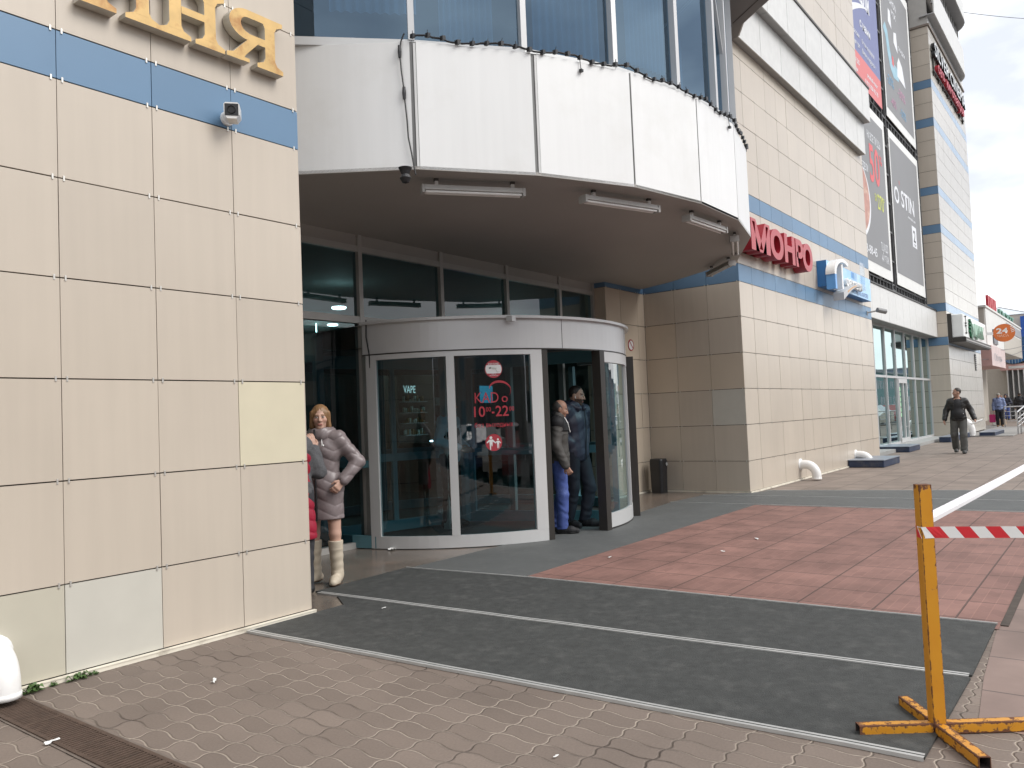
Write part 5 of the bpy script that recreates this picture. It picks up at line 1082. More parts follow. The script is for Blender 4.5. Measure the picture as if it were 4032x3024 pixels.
b = MB(); b.box(60.3, -2.2, 3.35, 61, 1.7, 3.75, 0); b.box(60.28, .3, 3.45, 60.3, 1.2, 3.62, 1); b.build('pink_band', [FPINK, FW], bb)
b = MB()
for y in (1.3, .98, .66, .34, .02, -.3, -.62): b.box(60.3, y-.03, 0, 61, y+.03, 3.35)
b.build('fins', FW, bb); b = MB(); b.box(60.9, -2.2, 0, 61, 1.3, 3.3); b.build('glazing', mat('far_recess', (.25, .26, .27), .5), bb)
gr = empty('glass_roof', 'pyramid glass skylight on the far roof', 'skylight'); b = MB()
ap = [(63, 1.8, 8.0), (70, 1.8, 8.0)]; bs4 = [(60.9, 3.2, 7.2), (60.9, -.2, 7.2), (74, -.2, 7.2), (74, 3.2, 7.2)]
b.add(ap+bs4, [(0, 2, 3), (0, 3, 4, 1), (1, 4, 5), (0, 1, 5, 2)]); b.build('panes', mat('skylight_glass', (.55, .6, .63), .2), gr); b = MB()
for p, q in ((0, 2), (0, 3), (1, 4), (1, 5), (0, 1)): P_ = ap+bs4; b.tube([P_[p], P_[q]], .05, 5)
b.build('ribs', FGREY, gr)
struct(sheet('ramp', [(31.0, -1.6), (42, -1.6), (42, .1), (31.0, .1)], .03, mat('ramp_slab', (.27, .26, .245), .8, var=.08), th=.03)); struct(sheet('doorstep', [(38.5, .0), (46, .0), (46, 2.3), (38.5, 2.3)], .002, mat('far_step', (.22, .21, .2), .8)))
STEEL = mat('stainless_rail', (.55, .55, .55), .25, metal=.8, var=.05)
def railing(name, label, pts, h, posts, rails):
    o = empty(name, label, 'railing', 'steel handrails by the ramp'); b = MB(); b.tube([Vector(p)+Vector((0, 0, h)) for p in pts], .03, 8); b.build('handrail', STEEL, o); b = MB()
    for r_ in rails: b.tube([Vector(p)+Vector((0, 0, r_)) for p in pts], .016, 6)
    b.build('rail', STEEL, o)
    for p in posts: b = MB(); b.tube([p, (p[0], p[1], p[2]+h)], .026, 8); b.build('post', STEEL, o)
railing('handrail', 'bent steel handrail in front of the far people', [(41.2, -.33, .03), (41.2, -1.6, .03), (41.2, -3.6, .03)], .98, [(41.2, -.33, .03), (41.2, -1.6, .03), (41.2, -3.0, .03)], (.3, .55, .75)); railing('handrail', 'sloping steel handrail at the right edge of the picture', [(32.7, -1.62, .0), (33.4, -1.85, .26), (35.5, -2.6, .42)], .86, [(32.7, -1.62, 0), (32.95, -1.7, .0), (33.3, -1.80, .0), (34.2, -2.1, .0)], (.3, .45, .6))
o = tag(MB.build((lambda b_: (b_.bbox(45.2, .1, .0, 46.0, .5, .32, .03), b_)[1])(MB()), 'cardboard_box', mat('cardboard', (.45, .32, .19), .8, var=.15)), 'tan cardboard box on the ground behind the blue jacket', 'box')
o = tag(MB.build((lambda b_: (b_.bbox(44.6, .35, .0, 44.9, .6, .3, .06), b_)[1])(MB()), 'white_bag', mat('bag_white', (.75, .74, .7), .7)), 'white bag lying beside the cardboard box', 'bag')
o = tag(MB.build((lambda b_: (b_.bbox(43.2, -1.6, .03, 44.0, -.9, .33, .05), b_)[1])(MB()), 'dark_crate', mat('crate_dark', (.07, .07, .075), .7)), 'dark crate on the ground behind the handrail', 'crate')
def overhead(label, p, q, sag, r=.012):
    p, q = Vector(p), Vector(q); b = MB(); b.tube([p.lerp(q, i/16)+Vector((0, 0, -sag*math.sin(math.pi*i/16))) for i in range(17)], r, 5); tag(b.build('overhead_cable', BLACKPL), label, 'cable', 'overhead cables by the tower')
overhead('thin cable leaving the top of the tower against the sky', (38.7, 1.0, 20.2), (60, -6.5, 25.5), .4, .015)
overhead('thin cable running from the tower past the orange round sign', (38.5, .12, 3.70), (60.5, -.5, 5.3), .25); overhead('thin cable running just below the orange round sign cable', (38.5, .12, 3.25), (60.5, -.2, 4.9), .2)
# parked cars and buildings across the road, mirrored in the glass
def car(col, label, loc, rz):
    o = empty('parked_car', label, 'car', 'cars parked across the pavement', loc=loc, rz=rz)
    paint = mat('car_paint', col, .25, coat=1, var=0); b = MB(); side = [(-2.1, .3), (2.1, .3), (2.15, .55), (2.05, .78), (1.1, .95), (.5, 1.42), (-.9, 1.46), (-1.65, 1.02), (-2.1, .95), (-2.2, .6)]
    for s in (1,): b.prism(side, (0, -.85, 0), (1, 0, 0), (0, 0, 1), (0, -1, 0), -1.7, 0)
    b.v = [(x, y*(.80 if z > 1.2 else 1), z) for x, y, z in [(p[0], -p[1] if False else p[1], p[2]) for p in [tuple(q) for q in b.v]]]
    ob = b.build('body', paint, o); b = MB()
    for s in (-1, 1): b.prism([(1.0, .98), (.45, 1.36), (-.85, 1.40), (-1.45, 1.04)], (0, s*.79, 0), (1, 0, 0), (0, 0, 1), (0, s, 0), .05, 0)
    b.build('side_window', mat('car_glass', (.02, .025, .03), .05), o)
    for x in (-1.35, 1.35):
        for s in (-1, 1): b = MB(); b.lathe([(0, 0), (.2, 0), (.31, .02), (.31, .2), (0, .2)], (x, s*.86-(.1 if s > 0 else .1), .31), 18, axis=(0, 1, 0)); b.build('wheel', DARK, o)
    for s in (-1, 1): b = MB(); b.bbox(-2.19, s*.6-.16, .68, -2.08, s*.6+.16, .82, .02); b.build('tail_light', mat('tail_lamp', (.45, .02, .02), .3), o); b = MB(); b.bbox(2.02, s*.6-.16, .62, 2.14, s*.6+.16, .76, .02); b.build('headlight', mat('head_lamp', (.7, .7, .7), .2), o)
    return o
CARS = [((.03, .03, .035), 'black car'), ((.55, .55, .55), 'silver car'), ((.05, .07, .15), 'dark blue car'), ((.6, .6, .58), 'white car'), ((.25, .03, .03), 'dark red car'), ((.2, .2, .21), 'grey car')]
k = 0
for i, (x, y, rz) in enumerate([(-13, -9.5, 95), (-10.2, -9.8, 88), (-7.2, -9.6, 92), (-4.4, -9.7, 90), (-1.4, -9.5, 86), (1.6, -9.8, 92), (33, -8.2, 178), (39.5, -8.4, 180), (46, -8.2, 181), (53, -8.3, 179), (60, -8.2, 180), (68, -8.4, 180)]):
    c = CARS[i % 6]; car(c[0], f'{c[1]} seen only as a reflection in the {"door" if i < 6 else "far shop"} glass', (x, y, -.13), R(rz))
for x0, x1, h, col, nm in [(-60, -22, 9, (.30, .24, .20), 'brown apartment block'), (-21, -2, 12, (.20, .19, .18), 'grey apartment block'), (0, 30, 7, (.30, .27, .23), 'low brown market hall'), (45, 85, 7, (.25, .32, .34), 'greenish pavilion'), (88, 140, 7, (.30, .26, .27), 'mauve apartment block'), (142, 190, 7, (.22, .34, .34), 'green trade hall'), (192, 270, 9, (.25, .28, .36), 'bluish trade hall')]:
    o = empty('building_across_the_road', nm+' across the road, seen only as a reflection', 'building', loc=((x0+x1)/2, -34, 0)); b = MB(); X = (x1-x0)/2; b.box(-X, -6, -.2, X, 6, h); b.build('wall', mat('across_wall', col, .8, var=.15), o); b = MB(); xx = -X+1
    while xx < X-1.5:
        z = 1.2
        while z < h-1.5: b.box(xx, 5.98, z, xx+1.3, 6.02, z+1.5); z += 2.9
        xx += 2.4
    b.build('windows', mat('across_glass', (.05, .06, .07), .1), o); b = MB(); b.box(-X-.3, -6.3, h, X+.3, 6.3, h+.3); b.build('roof', FGREY, o)

# ================================================================= PEOPLE
class SDF:
    """smooth union of tapered limbs and ellipsoids, meshed with surface nets into one continuous skin"""
    def __init__(self): self.p = []
    def cap(self, a, b, ra, rb, k=.02, flat=None): self.p.append(('c', np.array(a, float), np.array(b, float), ra, rb, k, flat)); return self
    def ell(self, c, r, k=.02, M=None, sub=False): self.p.append(('e', np.array(c, float), np.array(r, float), M, None, k, sub)); return self
    def mesh(self, vox, warp=None, cut=None):
        lo = np.full(3, 9e9); hi = -lo
        for q in self.p:
            if q[0] == 'c': m = max(q[3], q[4]); l = np.minimum(q[1], q[2])-m; h = np.maximum(q[1], q[2])+m
            else:
                if q[6]: continue
                m = q[2].max() if q[3] is not None else q[2]; l = q[1]-m; h = q[1]+m
            lo = np.minimum(lo, l); hi = np.maximum(hi, h)
        lo -= vox*4; hi += vox*4; n = np.ceil((hi-lo)/vox).astype(int)+1
        ax = [lo[i]+vox*np.arange(n[i]) for i in range(3)]; D = np.full(n, .2, np.float32)
        for q in self.p:
            mg = .05
            if q[0] == 'c': m = max(q[3], q[4])+mg; l = np.minimum(q[1], q[2])-m; h = np.maximum(q[1], q[2])+m
            else: m = (q[2].max() if q[3] is not None else q[2])+mg; l = q[1]-m; h = q[1]+m
            i0 = np.maximum(((l-lo)/vox).astype(int), 0); i1 = np.minimum(((h-lo)/vox).astype(int)+2, n)
            if (i1 <= i0).any(): continue
            X, Y, Z = np.meshgrid(*[ax[i][i0[i]:i1[i]] for i in range(3)], indexing='ij'); P = np.stack([X, Y, Z], -1)
            if q[0] == 'c':
                ba = q[2]-q[1]; pa = P-q[1]; h_ = np.clip(pa @ ba/max(ba @ ba, 1e-9), 0, 1); d = pa-h_[..., None]*ba
                if q[6] is not None:     # flattened across one direction
                    f, s = q[6]; f = np.array(f); c = d @ f; d = d+np.multiply.outer(c*(s-1), f)
                d = np.linalg.norm(d, axis=-1)-(q[3]+(q[4]-q[3])*h_)
            else:
                pa = P-q[1]
                if q[3] is not None: pa = pa @ q[3]
                k0 = np.linalg.norm(pa/q[2], axis=-1); k1 = np.linalg.norm(pa/q[2]**2, axis=-1); d = k0*(k0-1)/np.maximum(k1, 1e-6)
            S = D[i0[0]:i1[0], i0[1]:i1[1], i0[2]:i1[2]]; k = q[5]
            if q[0] == 'e' and q[6]: h_ = np.maximum(k-np.abs(S+d), 0)/k; S[...] = np.maximum(S, -d)+h_*h_*k*.25
            else: h_ = np.maximum(k-np.abs(S-d), 0)/k; S[...] = np.minimum(S, d)-h_*h_*k*.25
        if warp is not None or cut is not None:
            X, Y, Z = np.meshgrid(*ax, indexing='ij')
            if warp is not None: D += warp(X, Y, Z).astype(np.float32)
            if cut is not None: D = np.maximum(D, cut(X, Y, Z).astype(np.float32))
        D[0] = D[-1] = .1; D[:, 0] = D[:, -1] = .1; D[:, :, 0] = D[:, :, -1] = .1
        ins = D < 0; c = np.zeros(np.array(D.shape)-1, int)
        for a in (0, 1):
            for b_ in (0, 1):
                for e in (0, 1): c += ins[a:D.shape[0]-1+a, b_:D.shape[1]-1+b_, e:D.shape[2]-1+e]
        act = (c > 0) & (c < 8); idx = -np.ones(act.shape, int); cells = np.argwhere(act); idx[act] = np.arange(len(cells))
        acc = np.zeros((len(cells), 3)); cnt = np.zeros(len(cells))
        cor = [(a, b_, e) for a in (0, 1) for b_ in (0, 1) for e in (0, 1)]
        for a in cor:
            for d in range(3):
                if a[d]: continue
                b_ = list(a); b_[d] = 1
                va = D[cells[:, 0]+a[0], cells[:, 1]+a[1], cells[:, 2]+a[2]]; vb = D[cells[:, 0]+b_[0], cells[:, 1]+b_[1], cells[:, 2]+b_[2]]
                cr_ = (va < 0) != (vb < 0); t_ = va/np.where(cr_, va-vb, 1); p = np.tile(np.array(a, float), (len(cells), 1)); p[:, d] += t_
                acc[cr_] += p[cr_]; cnt[cr_] += 1
        Vv = lo+vox*(cells+acc/cnt[:, None]); F = []
        for d in range(3):
            sl = [slice(1, -1)]*3; s0 = list(sl); s1 = list(sl); s0[d] = slice(0, -1); s1[d] = slice(1, None)
            A = ins[tuple(s0)]; B_ = ins[tuple(s1)]; e = np.argwhere(A != B_); off = np.ones(3, int); off[d] = 0; e = e+off
            fl = ins[e[:, 0], e[:, 1], e[:, 2]]; u, v = [(1, 2), (2, 0), (0, 1)][d]; uu = np.zeros(3, int); vv = uu.copy(); uu[u] = 1; vv[v] = 1
            g = lambda w_: idx[w_[:, 0], w_[:, 1], w_[:, 2]]; q = np.stack([g(e-uu-vv), g(e-vv), g(e), g(e-uu)], 1); q[~fl] = q[~fl][:, ::-1]; F.append(q)
        return Vv, np.concatenate(F)
def np_mesh(name, V_, F_, mats, parent=None, colors=None):
    me = bpy.data.meshes.new(name); me.vertices.add(len(V_)); me.vertices.foreach_set('co', np.ascontiguousarray(V_, np.float32).ravel())
    me.loops.add(F_.size); me.loops.foreach_set('vertex_index', F_.astype(np.int32).ravel()); me.polygons.add(len(F_)); me.polygons.foreach_set('loop_start', np.arange(0, F_.size, 4, dtype=np.int32))
    me.update(calc_edges=True); me.validate()
    me.polygons.foreach_set('use_smooth', [True]*len(me.polygons)); me.materials.append(mats)
    if colors is not None:
        a = me.color_attributes.new('tone', 'FLOAT_COLOR', 'POINT'); a.data.foreach_set('color', np.concatenate([colors, np.ones((len(colors), 1))], 1).astype(np.float32).ravel())
    o = bpy.data.objects.new(name, me); COL.objects.link(o)
    if parent: o.parent = parent
    return o
def attr_mat(name, rough=.55, sss=0.0):
    m = bpy.data.materials.new(name); m.use_nodes = True; t = m.node_tree; b = t.nodes['Principled BSDF']; a = t.nodes.new('ShaderNodeAttribute'); a.attribute_name = 'tone'
    t.links.new(a.outputs['Color'], b.inputs['Base Color']); b.inputs['Roughness'].default_value = rough
    if sss: b.inputs['Subsurface Weight'].default_value = sss; b.inputs['Subsurface Radius'].default_value = (.02, .008, .005)
    return m
SKINM = attr_mat('skin', .55)
def rotz(a): c, s = math.cos(a), math.sin(a); return np.array([[c, -s, 0], [s, c, 0], [0, 0, 1]])
def rotx(a): c, s = math.cos(a), math.sin(a); return np.array([[1, 0, 0], [0, c, -s], [0, s, c]])
def hand(s, w_, d, nrm, curl, k=.006):
    """palm, four unequal bent fingers and a thumb; w_ wrist, d along the forearm, nrm palm side"""
    w_ = np.array(w_, float); d = np.array(d, float); d /= np.linalg.norm(d); nrm = np.array(nrm, float); nrm -= d*(nrm @ d); nrm /= np.linalg.norm(nrm); lat = np.cross(nrm, d)
    for o_ in (-.026, -.009, .009, .026): s.cap(w_+lat*o_*.55, w_+d*.088+lat*o_, .017, .0135, .012)
    for o_, l in ((-.031, .058), (-.0105, .073), (.0105, .079), (.031, .071)):
        p = w_+d*.088+lat*o_; a = 0; dd = d
        for f_, r0 in ((.45, .0098), (.32, .009), (.23, .0078)):
            a += curl*(1 if f_ == .45 else 1.15); dd = d*math.cos(a)+nrm*math.sin(a); q = p+dd*l*f_; s.cap(p, q, r0, r0*.92, k); p = q
    p = w_+d*.022+lat*.03; q = p+(d*.75+lat*.55+nrm*.25)*.042; s.cap(p, q, .013, .0115, .01); s.cap(q, q+(d*.9+lat*.1+nrm*.35*(1+curl))*.034, .0108, .0085, k)
def person(label, loc, face, H, P, clothes, skin=(.42, .25, .18), hair=(.03, .022, .018), vox=.0065, group='people around the mall entrance', beard=0.0, hairstyle='short', head_turn=0, nod=0, female=False):
    """P: joints in metres on a 1.75 m figure (x = the person's right, y = forward)"""
    K = H/1.75; J = dict(sR=(.185, 0, 1.43), sL=(-.185, 0, 1.43), eR=(.25, -.03, 1.13), eL=(-.25, -.03, 1.13), wR=(.25, .06, .88), wL=(-.25, .06, .88), hR=(.095, 0, .90), hL=(-.095, 0, .90), kR=(.10, .02, .48), kL=(-.10, .02, .48), aR=(.10, -.02, .085), aL=(-.10, -.02, .085), tR=(.12, .16, .03), tL=(-.12, .16, .03), head=(0, .025, 1.615), nR=(0, .3, 0), nL=(0, .3, 0), cR=.35, cL=.35)
    J.update(P); G = {k: (np.array(v, float) if not np.isscalar(v) else v) for k, v in J.items()}
    s = SDF()
    s.ell((0, 0, .94), (.155, .105, .12), .04); s.ell((0, .005, 1.08), (.13, .095, .14), .05); s.ell((0, .0, 1.28), (.16, .11, .17), .05)
    s.cap(G['sL'], G['sR'], .06, .06, .05); s.cap((0, -.005, 1.40), G['head']+np.array((0, -.02, -.05)), .062, .054, .03)
    for q in 'RL':
        s.cap(G['s'+q], G['e'+q], .052, .040, .03); s.cap(G['e'+q], G['w'+q], .040, .027, .02)
        s.cap(G['h'+q], G['k'+q], .082, .056, .04); s.cap(G['k'+q], G['a'+q], .056, .036, .02); s.cap(G['a'+q], (G['a'+q]+G['t'+q])/2+np.array((0, 0, -.02)), .038, .034, .02); s.cap((G['a'+q]+G['t'+q])/2+np.array((0, 0, -.02)), G['t'+q], .034, .024, .02)
        hand(s, G['w'+q], G['w'+q]-G['e'+q], G['n'+q], G['c'+q])
    Rh = rotz(R(head_turn)) @ rotx(R(nod)); hc = G['head']; hp = lambda x, y, z: hc+Rh @ np.array((x, y, z))
    s.ell(hp(0, -.012, .025), (.074, .093, .096), .02, Rh); s.ell(hp(0, .026, -.045), (.057, .064, .078), .03, Rh); s.cap(hp(-.012, .068, -.098), hp(.012, .068, -.098), .019, .019, .02)
    s.cap(hp(0, .086, .018), hp(0, .107, -.026), .009, .0125, .012); s.cap(hp(-.012, .092, -.03), hp(.012, .092, -.03), .009, .009, .008); s.cap(hp(-.034, .078, .026), hp(.034, .078, .026), .011, .011, .014)
    for x in (-1, 1): s.ell(hp(.036*x, .058, -.022), (.028, .024, .026), .02, Rh); s.ell(hp(.032*x, .099, .008), (.016, .014, .010), .010, Rh, True); s.ell(hp(.031*x, .079, .007), (.0135, .0115, .0095), .004, Rh); s.ell(hp(.076*x, -.008, -.008), (.010, .022, .032), .008, Rh)
    s.cap(hp(-.018, .087, -.059), hp(.018, .087, -.059), .0075, .0075, .008); s.cap(hp(-.014, .086, -.070), hp(.014, .086, -.070), .0075, .0075, .008)
    Vv, Ff = s.mesh(vox)
    # albedo of eyes, brows, lips, beard
    Lc = (Vv-hc) @ Rh; C_ = np.tile(np.array(skin), (len(Vv), 1)); hd = np.linalg.norm(Lc, axis=1) < .2; x, y, z = np.abs(Lc[:, 0]), Lc[:, 1], Lc[:, 2]
    fr = hd & (y > .045)
    def put(mask, col, a=1.0): C_[mask] = C_[mask]*(1-a)+np.array(col)*a
    put(fr & (z < -.005) & (z > -.04) & (x > .025) & (x < .055), (.46, .20, .15), .35)
    if beard: put(hd & (z < -.038) & (y > -.0) & (z > -.15) & ~((x < .02) & (z > -.068)), hair, beard); put(fr & (x < .028) & (z < -.042) & (z > -.054), hair, beard)
    put(fr & (x < .023) & (np.abs(z+.064) < .010) & (y > .07), (.36, .12, .10), .8)
    put(fr & (((x-.031)/.0145)**2+((z-.007)/.0068)**2 < 1), (.60, .56, .52)); put(fr & (((x-.031)/.0068)**2+((z-.007)/.0075)**2 < 1), (.04, .03, .025)); put(fr & (np.abs(z-.0145) < .003) & (np.abs(x-.031) < .016), (.03, .02, .02), .7)
    put(fr & (np.abs(z-.030+.12*np.abs(x-.03)) < .0052) & (x > .012) & (x < .05), np.array(hair)*.8+.01, .8)
    Vs = Vv*K; o = np_mesh('person', Vs, Ff, SKINM, None, C_); f = np.array(face, float)
    o.location = loc; o.rotation_euler = (0, 0, math.atan2(f[1], f[0])-math.pi/2); tag(o, label, 'person', group)
    # hair
    if hairstyle:
        h = SDF()
        if hairstyle == 'short': h.ell(hp(0, -.018, .032), (.0785, .094, .094), .02, Rh); cut = lambda X, Y, Z: np.maximum(((X-hc[0])*Rh[0, 1]+(Y-hc[1])*Rh[1, 1]+(Z-hc[2])*Rh[2, 1])*1.0-.045-.55*np.clip((Z-hc[2])-.07, -1, .03), -(Z-hc[2])-.045-.0*X+np.clip(((X-hc[0])*Rh[0, 1]+(Y-hc[1])*Rh[1, 1])*.9+.02, 0, .1))
        if hairstyle == 'receding': h.ell(hp(0, -.022, .018), (.079, .093, .094), .02, Rh); cut = lambda X, Y, Z: np.maximum(((X-hc[0])*Rh[0, 1]+(Y-hc[1])*Rh[1, 1])*1.0+(Z-hc[2])*.75-.045, -(Z-hc[2])-.05+np.clip(((X-hc[0])*Rh[0, 1]+(Y-hc[1])*Rh[1, 1])*.9+.02, 0, .1))
        if hairstyle == 'bob':
            h.ell(hp(0, -.022, .028), (.088, .100, .104), .03, Rh); h.ell(hp(0, -.05, -.04), (.094, .062, .09), .03, Rh)
            for xs in (-1, 1): h.cap(hp(.076*xs, .022, .045), hp(.080*xs, .012, -.085), .022, .027, .03)
            h.ell(hp(.006, .135, -.045), (.058, .085, .098), .012, Rh, True); cut = None
        Hv, Hf = h.mesh(vox*1.1, warp=lambda X, Y, Z: .0022*np.sin(X*260+Y*90)*np.cos(Y*140+Z*30), cut=cut); np_mesh('hair', Hv*K, Hf, mat('hair', hair, .5, var=.25, scale=60), o)
    for c in clothes: c(o, G, K, vox, Rh, hp)
    return o
def jacket(name, m, hem=.80, bulk=1.0, cuff=1.0, quilt=None, collar=.0, hood=False, skirt=0.0, open_=None):
    def f(o, G, K, vox, Rh, hp):
        s = SDF(); B = .026*bulk
        s.ell((0, .0, 1.28), (.172+B, .115+B, .19), .06); s.ell((0, .005, 1.08), (.142+B, .107+B, .18), .06); s.ell((0, .0, .93), (.165+B+skirt*.5, .118+B+skirt*.5, .17), .06)
        if hem < .74: s.cap((0, 0, .93), (0, .0, hem-.1), .150+B+skirt, .155+B+skirt, .05, flat=((0, 1, 0), 1.35))
        for q in 'RL': s.cap((0, 0, 1.435), G['s'+q]+np.array((0, 0, -.012)), .068+B*.3, .052+B*.6, .05)
        for q in 'RL':
            e = G['e'+q]; w_ = G['w'+q]; s.cap(G['s'+q]+np.array((0, 0, -.015)), e, .056+B*.7, .050+B*.7, .05); s.cap(e, w_+(e-w_)*.06*cuff, .054+B*.7, .042+B*.6, .02)
        if collar: s.cap((0, -.005, 1.43), (0, .008, 1.46+collar), .078, .082+collar*.18, .03); s.ell((0, .02, 1.60+collar*.3), (.062, .066, .10), .01, None, True)
        if hood: s.ell((0, -.085, 1.475), (.125, .075, .07), .04)
        wr = None
        if quilt:
            qd, qa, mode = quilt
            def wr(X, Y, Z):
                zz = Z+(np.abs(np.mod(X+.155, .31)-.155)*.55 if mode == 'chevron' else 0)
                ph = np.abs(np.sin(math.pi*zz/qd)); return qa*(1-np.sqrt(ph))+.003*np.sin(X*55+Z*23)*np.sin(Y*60+Z*35)
        else: wr = lambda X, Y, Z: .004*np.sin(X*31+Z*47+2*np.sin(Z*19))*np.sin(Y*38+Z*21)
        cuts = [lambda X, Y, Z: np.where((np.abs(X) < .30), hem-Z, -1.0) if hem > .7 else hem-Z]
        wl = [G['wR'], G['wL']]
        def cut(X, Y, Z):
            c = hem-Z
            for q in 'RL':          # the hem must not cut the sleeves
                d = np.sqrt((X-G['w'+q][0])**2+(Y-G['w'+q][1])**2+(Z-G['w'+q][2])**2); c = np.where(d < .14, -1.0, c)
            if open_: c = np.maximum(c, np.where((Y > 0) & (Z > open_[1]), open_[0]*(1-(1.5-Z)*open_[2])-np.abs(X-open_[3]), -1.0))
            return c
        V_, F_ = s.mesh(vox, wr, cut); return np_mesh(name, V_*K, F_, m, o)
    return f
def trousers(name, m, bulk=1.0, low=.055, flare=0.0):
    def f(o, G, K, vox, Rh, hp):
        s = SDF(); B = .016*bulk; s.ell((0, 0, .95), (.165+B*.4, .115+B*.4, .13), .04)
        for q in 'RL': d = np.array((0, 0, low-.085)); s.cap(G['h'+q], G['k'+q], .092+B*.5, .066+B, .035); s.cap(G['k'+q], G['a'+q]+d*.6, .066+B, .054+B+flare, .02)
        V_, F_ = s.mesh(vox*1.1, lambda X, Y, Z: .004*np.sin(Z*44+X*20+1.8*np.sin(Z*17+Y*30))*np.clip(1.15-Z, .2, 1), lambda X, Y, Z: low-Z); np_mesh(name, V_*K, F_, m, o)
    return f
def shoes(m, high=0.0, mb=None, sole=None):
    def f(o, G, K, vox, Rh, hp):
        for q in 'RL':
            a = G['a'+q]; t_ = G['t'+q]; d = t_-a; d[2] = 0; d /= max(np.linalg.norm(d), 1e-6); bz = min(a[2]-.085, t_[2]-.03); s = SDF(); heel = a-d*.05; heel = np.array((heel[0], heel[1], bz+.045)); ball = np.array((*(a+d*.11)[:2], bz+.042)); toe = np.array((*(a+d*.185)[:2], bz+.034))
            s.cap(heel, ball, .043, .050, .03); s.cap(ball, toe, .048, .036, .03); s.cap(a, a+np.array((0, 0, .03)), .050, .05, .03)
            if high: k_ = G['k'+q]; top = a+(k_-a)*high; s.cap(a, top, .056, .072, .03); c2 = top[2]
            else: c2 = a[2]+.045
            def cut(X, Y, Z): return np.maximum(bz+.002-Z, Z-c2)
            V_, F_ = s.mesh(vox, (lambda X, Y, Z: .0022*np.sin(Z*75+X*12)*(Z > .12)*(Z < .34)) if high else None, cut); so = np_mesh('boot' if high else 'shoe', V_*K, F_, m, o)
            if sole: s2 = SDF(); s2.cap(heel, ball, .047, .054, .03); s2.cap(ball, toe, .052, .040, .03); V_, F_ = s2.mesh(vox, None, lambda X, Y, Z: np.maximum(bz-Z, Z-bz-.020)); np_mesh('sole', V_*K, F_, sole, so)
    return f
def extra(fn): return fn
DIRC = np.array((-.64, -.77)); DIRR = np.array((.61, -.79))      # towards the camera, towards picture right
mix = lambda a, b_: tuple(DIRC*a+DIRR*b_)
# woman in the quilted coat
TAUPE = mat('taupe_nylon', (.20, .165, .165), .38, var=.06, scale=10, bump=.25, bscale=25)
def coat_bits(o, G, K, vox, Rh, hp):
    b = MB(); path = [Vector((-.0+.01, .163-.03*abs(z-1.15), z))*K for z in np.linspace(.62, 1.50, 20)]; b.tube(path, .009, 6); b.build('zip', BLACKPL, o)
    s = SDF()
    for t_ in np.linspace(0, 2*math.pi, 18)[:-1]:
        t2 = t_+2*math.pi/17; s.cap((.10*math.sin(t_), .098*math.cos(t_)-.005, 1.455-.012*math.cos(t_)), (.10*math.sin(t2), .098*math.cos(t2)-.005, 1.455-.012*math.cos(t2)), .031, .031, .03, flat=((0, 0, 1), .6))
    V_, F_ = s.mesh(vox, lambda X, Y, Z: .003*np.sin(X*70+Z*60)); np_mesh('collar', V_*K, F_, TAUPE, o)
    b = MB(); b.bbox(-.085, .150, 1.335, -.06, .168, 1.355, .003); b.tube([Vector((-.06, .15, 1.40)), Vector((-.07, .165, 1.35))], .004, 5); b.v = [tuple(Vector(v)*K) for v in b.v]; b.build('toggle', WHITEPL, o)
wf = mix(.93, -.36)
person('person in a taupe quilted coat and cream boots, hand in pocket beside the corner', (.80, .80, .012), wf, 1.60, dict(sR=(.165, 0, 1.42), sL=(-.165, 0, 1.42), eL=(-.345, -.06, 1.17), wL=(-.235, .09, .99), nL=(.6, -.3, -.2), cL=.5, eR=(.25, .02, 1.14), wR=(.2, .16, .98), aL=(-.12, .00, .085), tL=(-.145, .165, .03), kL=(-.115, .02, .48), aR=(.13, -.04, .085), tR=(.20, .11, .03), kR=(.115, -.01, .48)),
       [jacket('coat', TAUPE, hem=.625, bulk=1.0, quilt=(.105, .0075, 'chevron'), collar=.0, skirt=.02), shoes(mat('cream_leather', (.52, .45, .35), .5, var=.1, scale=12), .83, sole=mat('brown_sole', (.10, .06, .035), .7)), coat_bits],
       skin=(.50, .31, .235), hair=(.22, .12, .052), hairstyle='bob', head_turn=20, nod=-3, female=True, vox=.006)
# person half hidden behind the wall corner
REDQ = mat('red_quilt', (.30, .006, .028), .5, var=.12, bump=.2, bscale=30); GWOOL = mat('grey_wool', (.085, .085, .09), .9, var=.3, scale=70, bump=.6, bscale=120)
def vest(o, G, K, vox, Rh, hp):
    s = SDF(); s.ell((0, .0, 1.25), (.195, .15, .2), .06); s.cap((0, 0, 1.1), (0, 0, .55), .17, .215, .05, flat=((0, 1, 0), 1.2))
    V_, F_ = s.mesh(vox, lambda X, Y, Z: .012*(1-np.sqrt(np.abs(np.sin(math.pi*(Z+np.abs(np.mod(X, .2)-.1)*.5)/.1)))), lambda X, Y, Z: np.maximum(.50-Z, Z-1.36)); np_mesh('red_vest', V_*K, F_, REDQ, o)
person('person in a grey knit sleeve and red quilted coat, mostly hidden behind the corner', (.305, .60, .012), mix(-1, .1), 1.64, dict(sR=(.10, 0, 1.32), eR=(.228, .09, 1.085), wR=(.188, .11, 1.285), nR=(-.5, .8, .1), cR=.28, eL=(-.25, .05, 1.12), wL=(-.2, .2, 1.0)),
       [jacket('grey_sleeves', GWOOL, hem=.84, bulk=1.0), vest, trousers('trousers', mat('dark_cloth', (.03, .03, .035), .8)), shoes(BLACKPL)], hair=(.05, .03, .02), hairstyle='bob', skin=(.46, .28, .21), vox=.007)
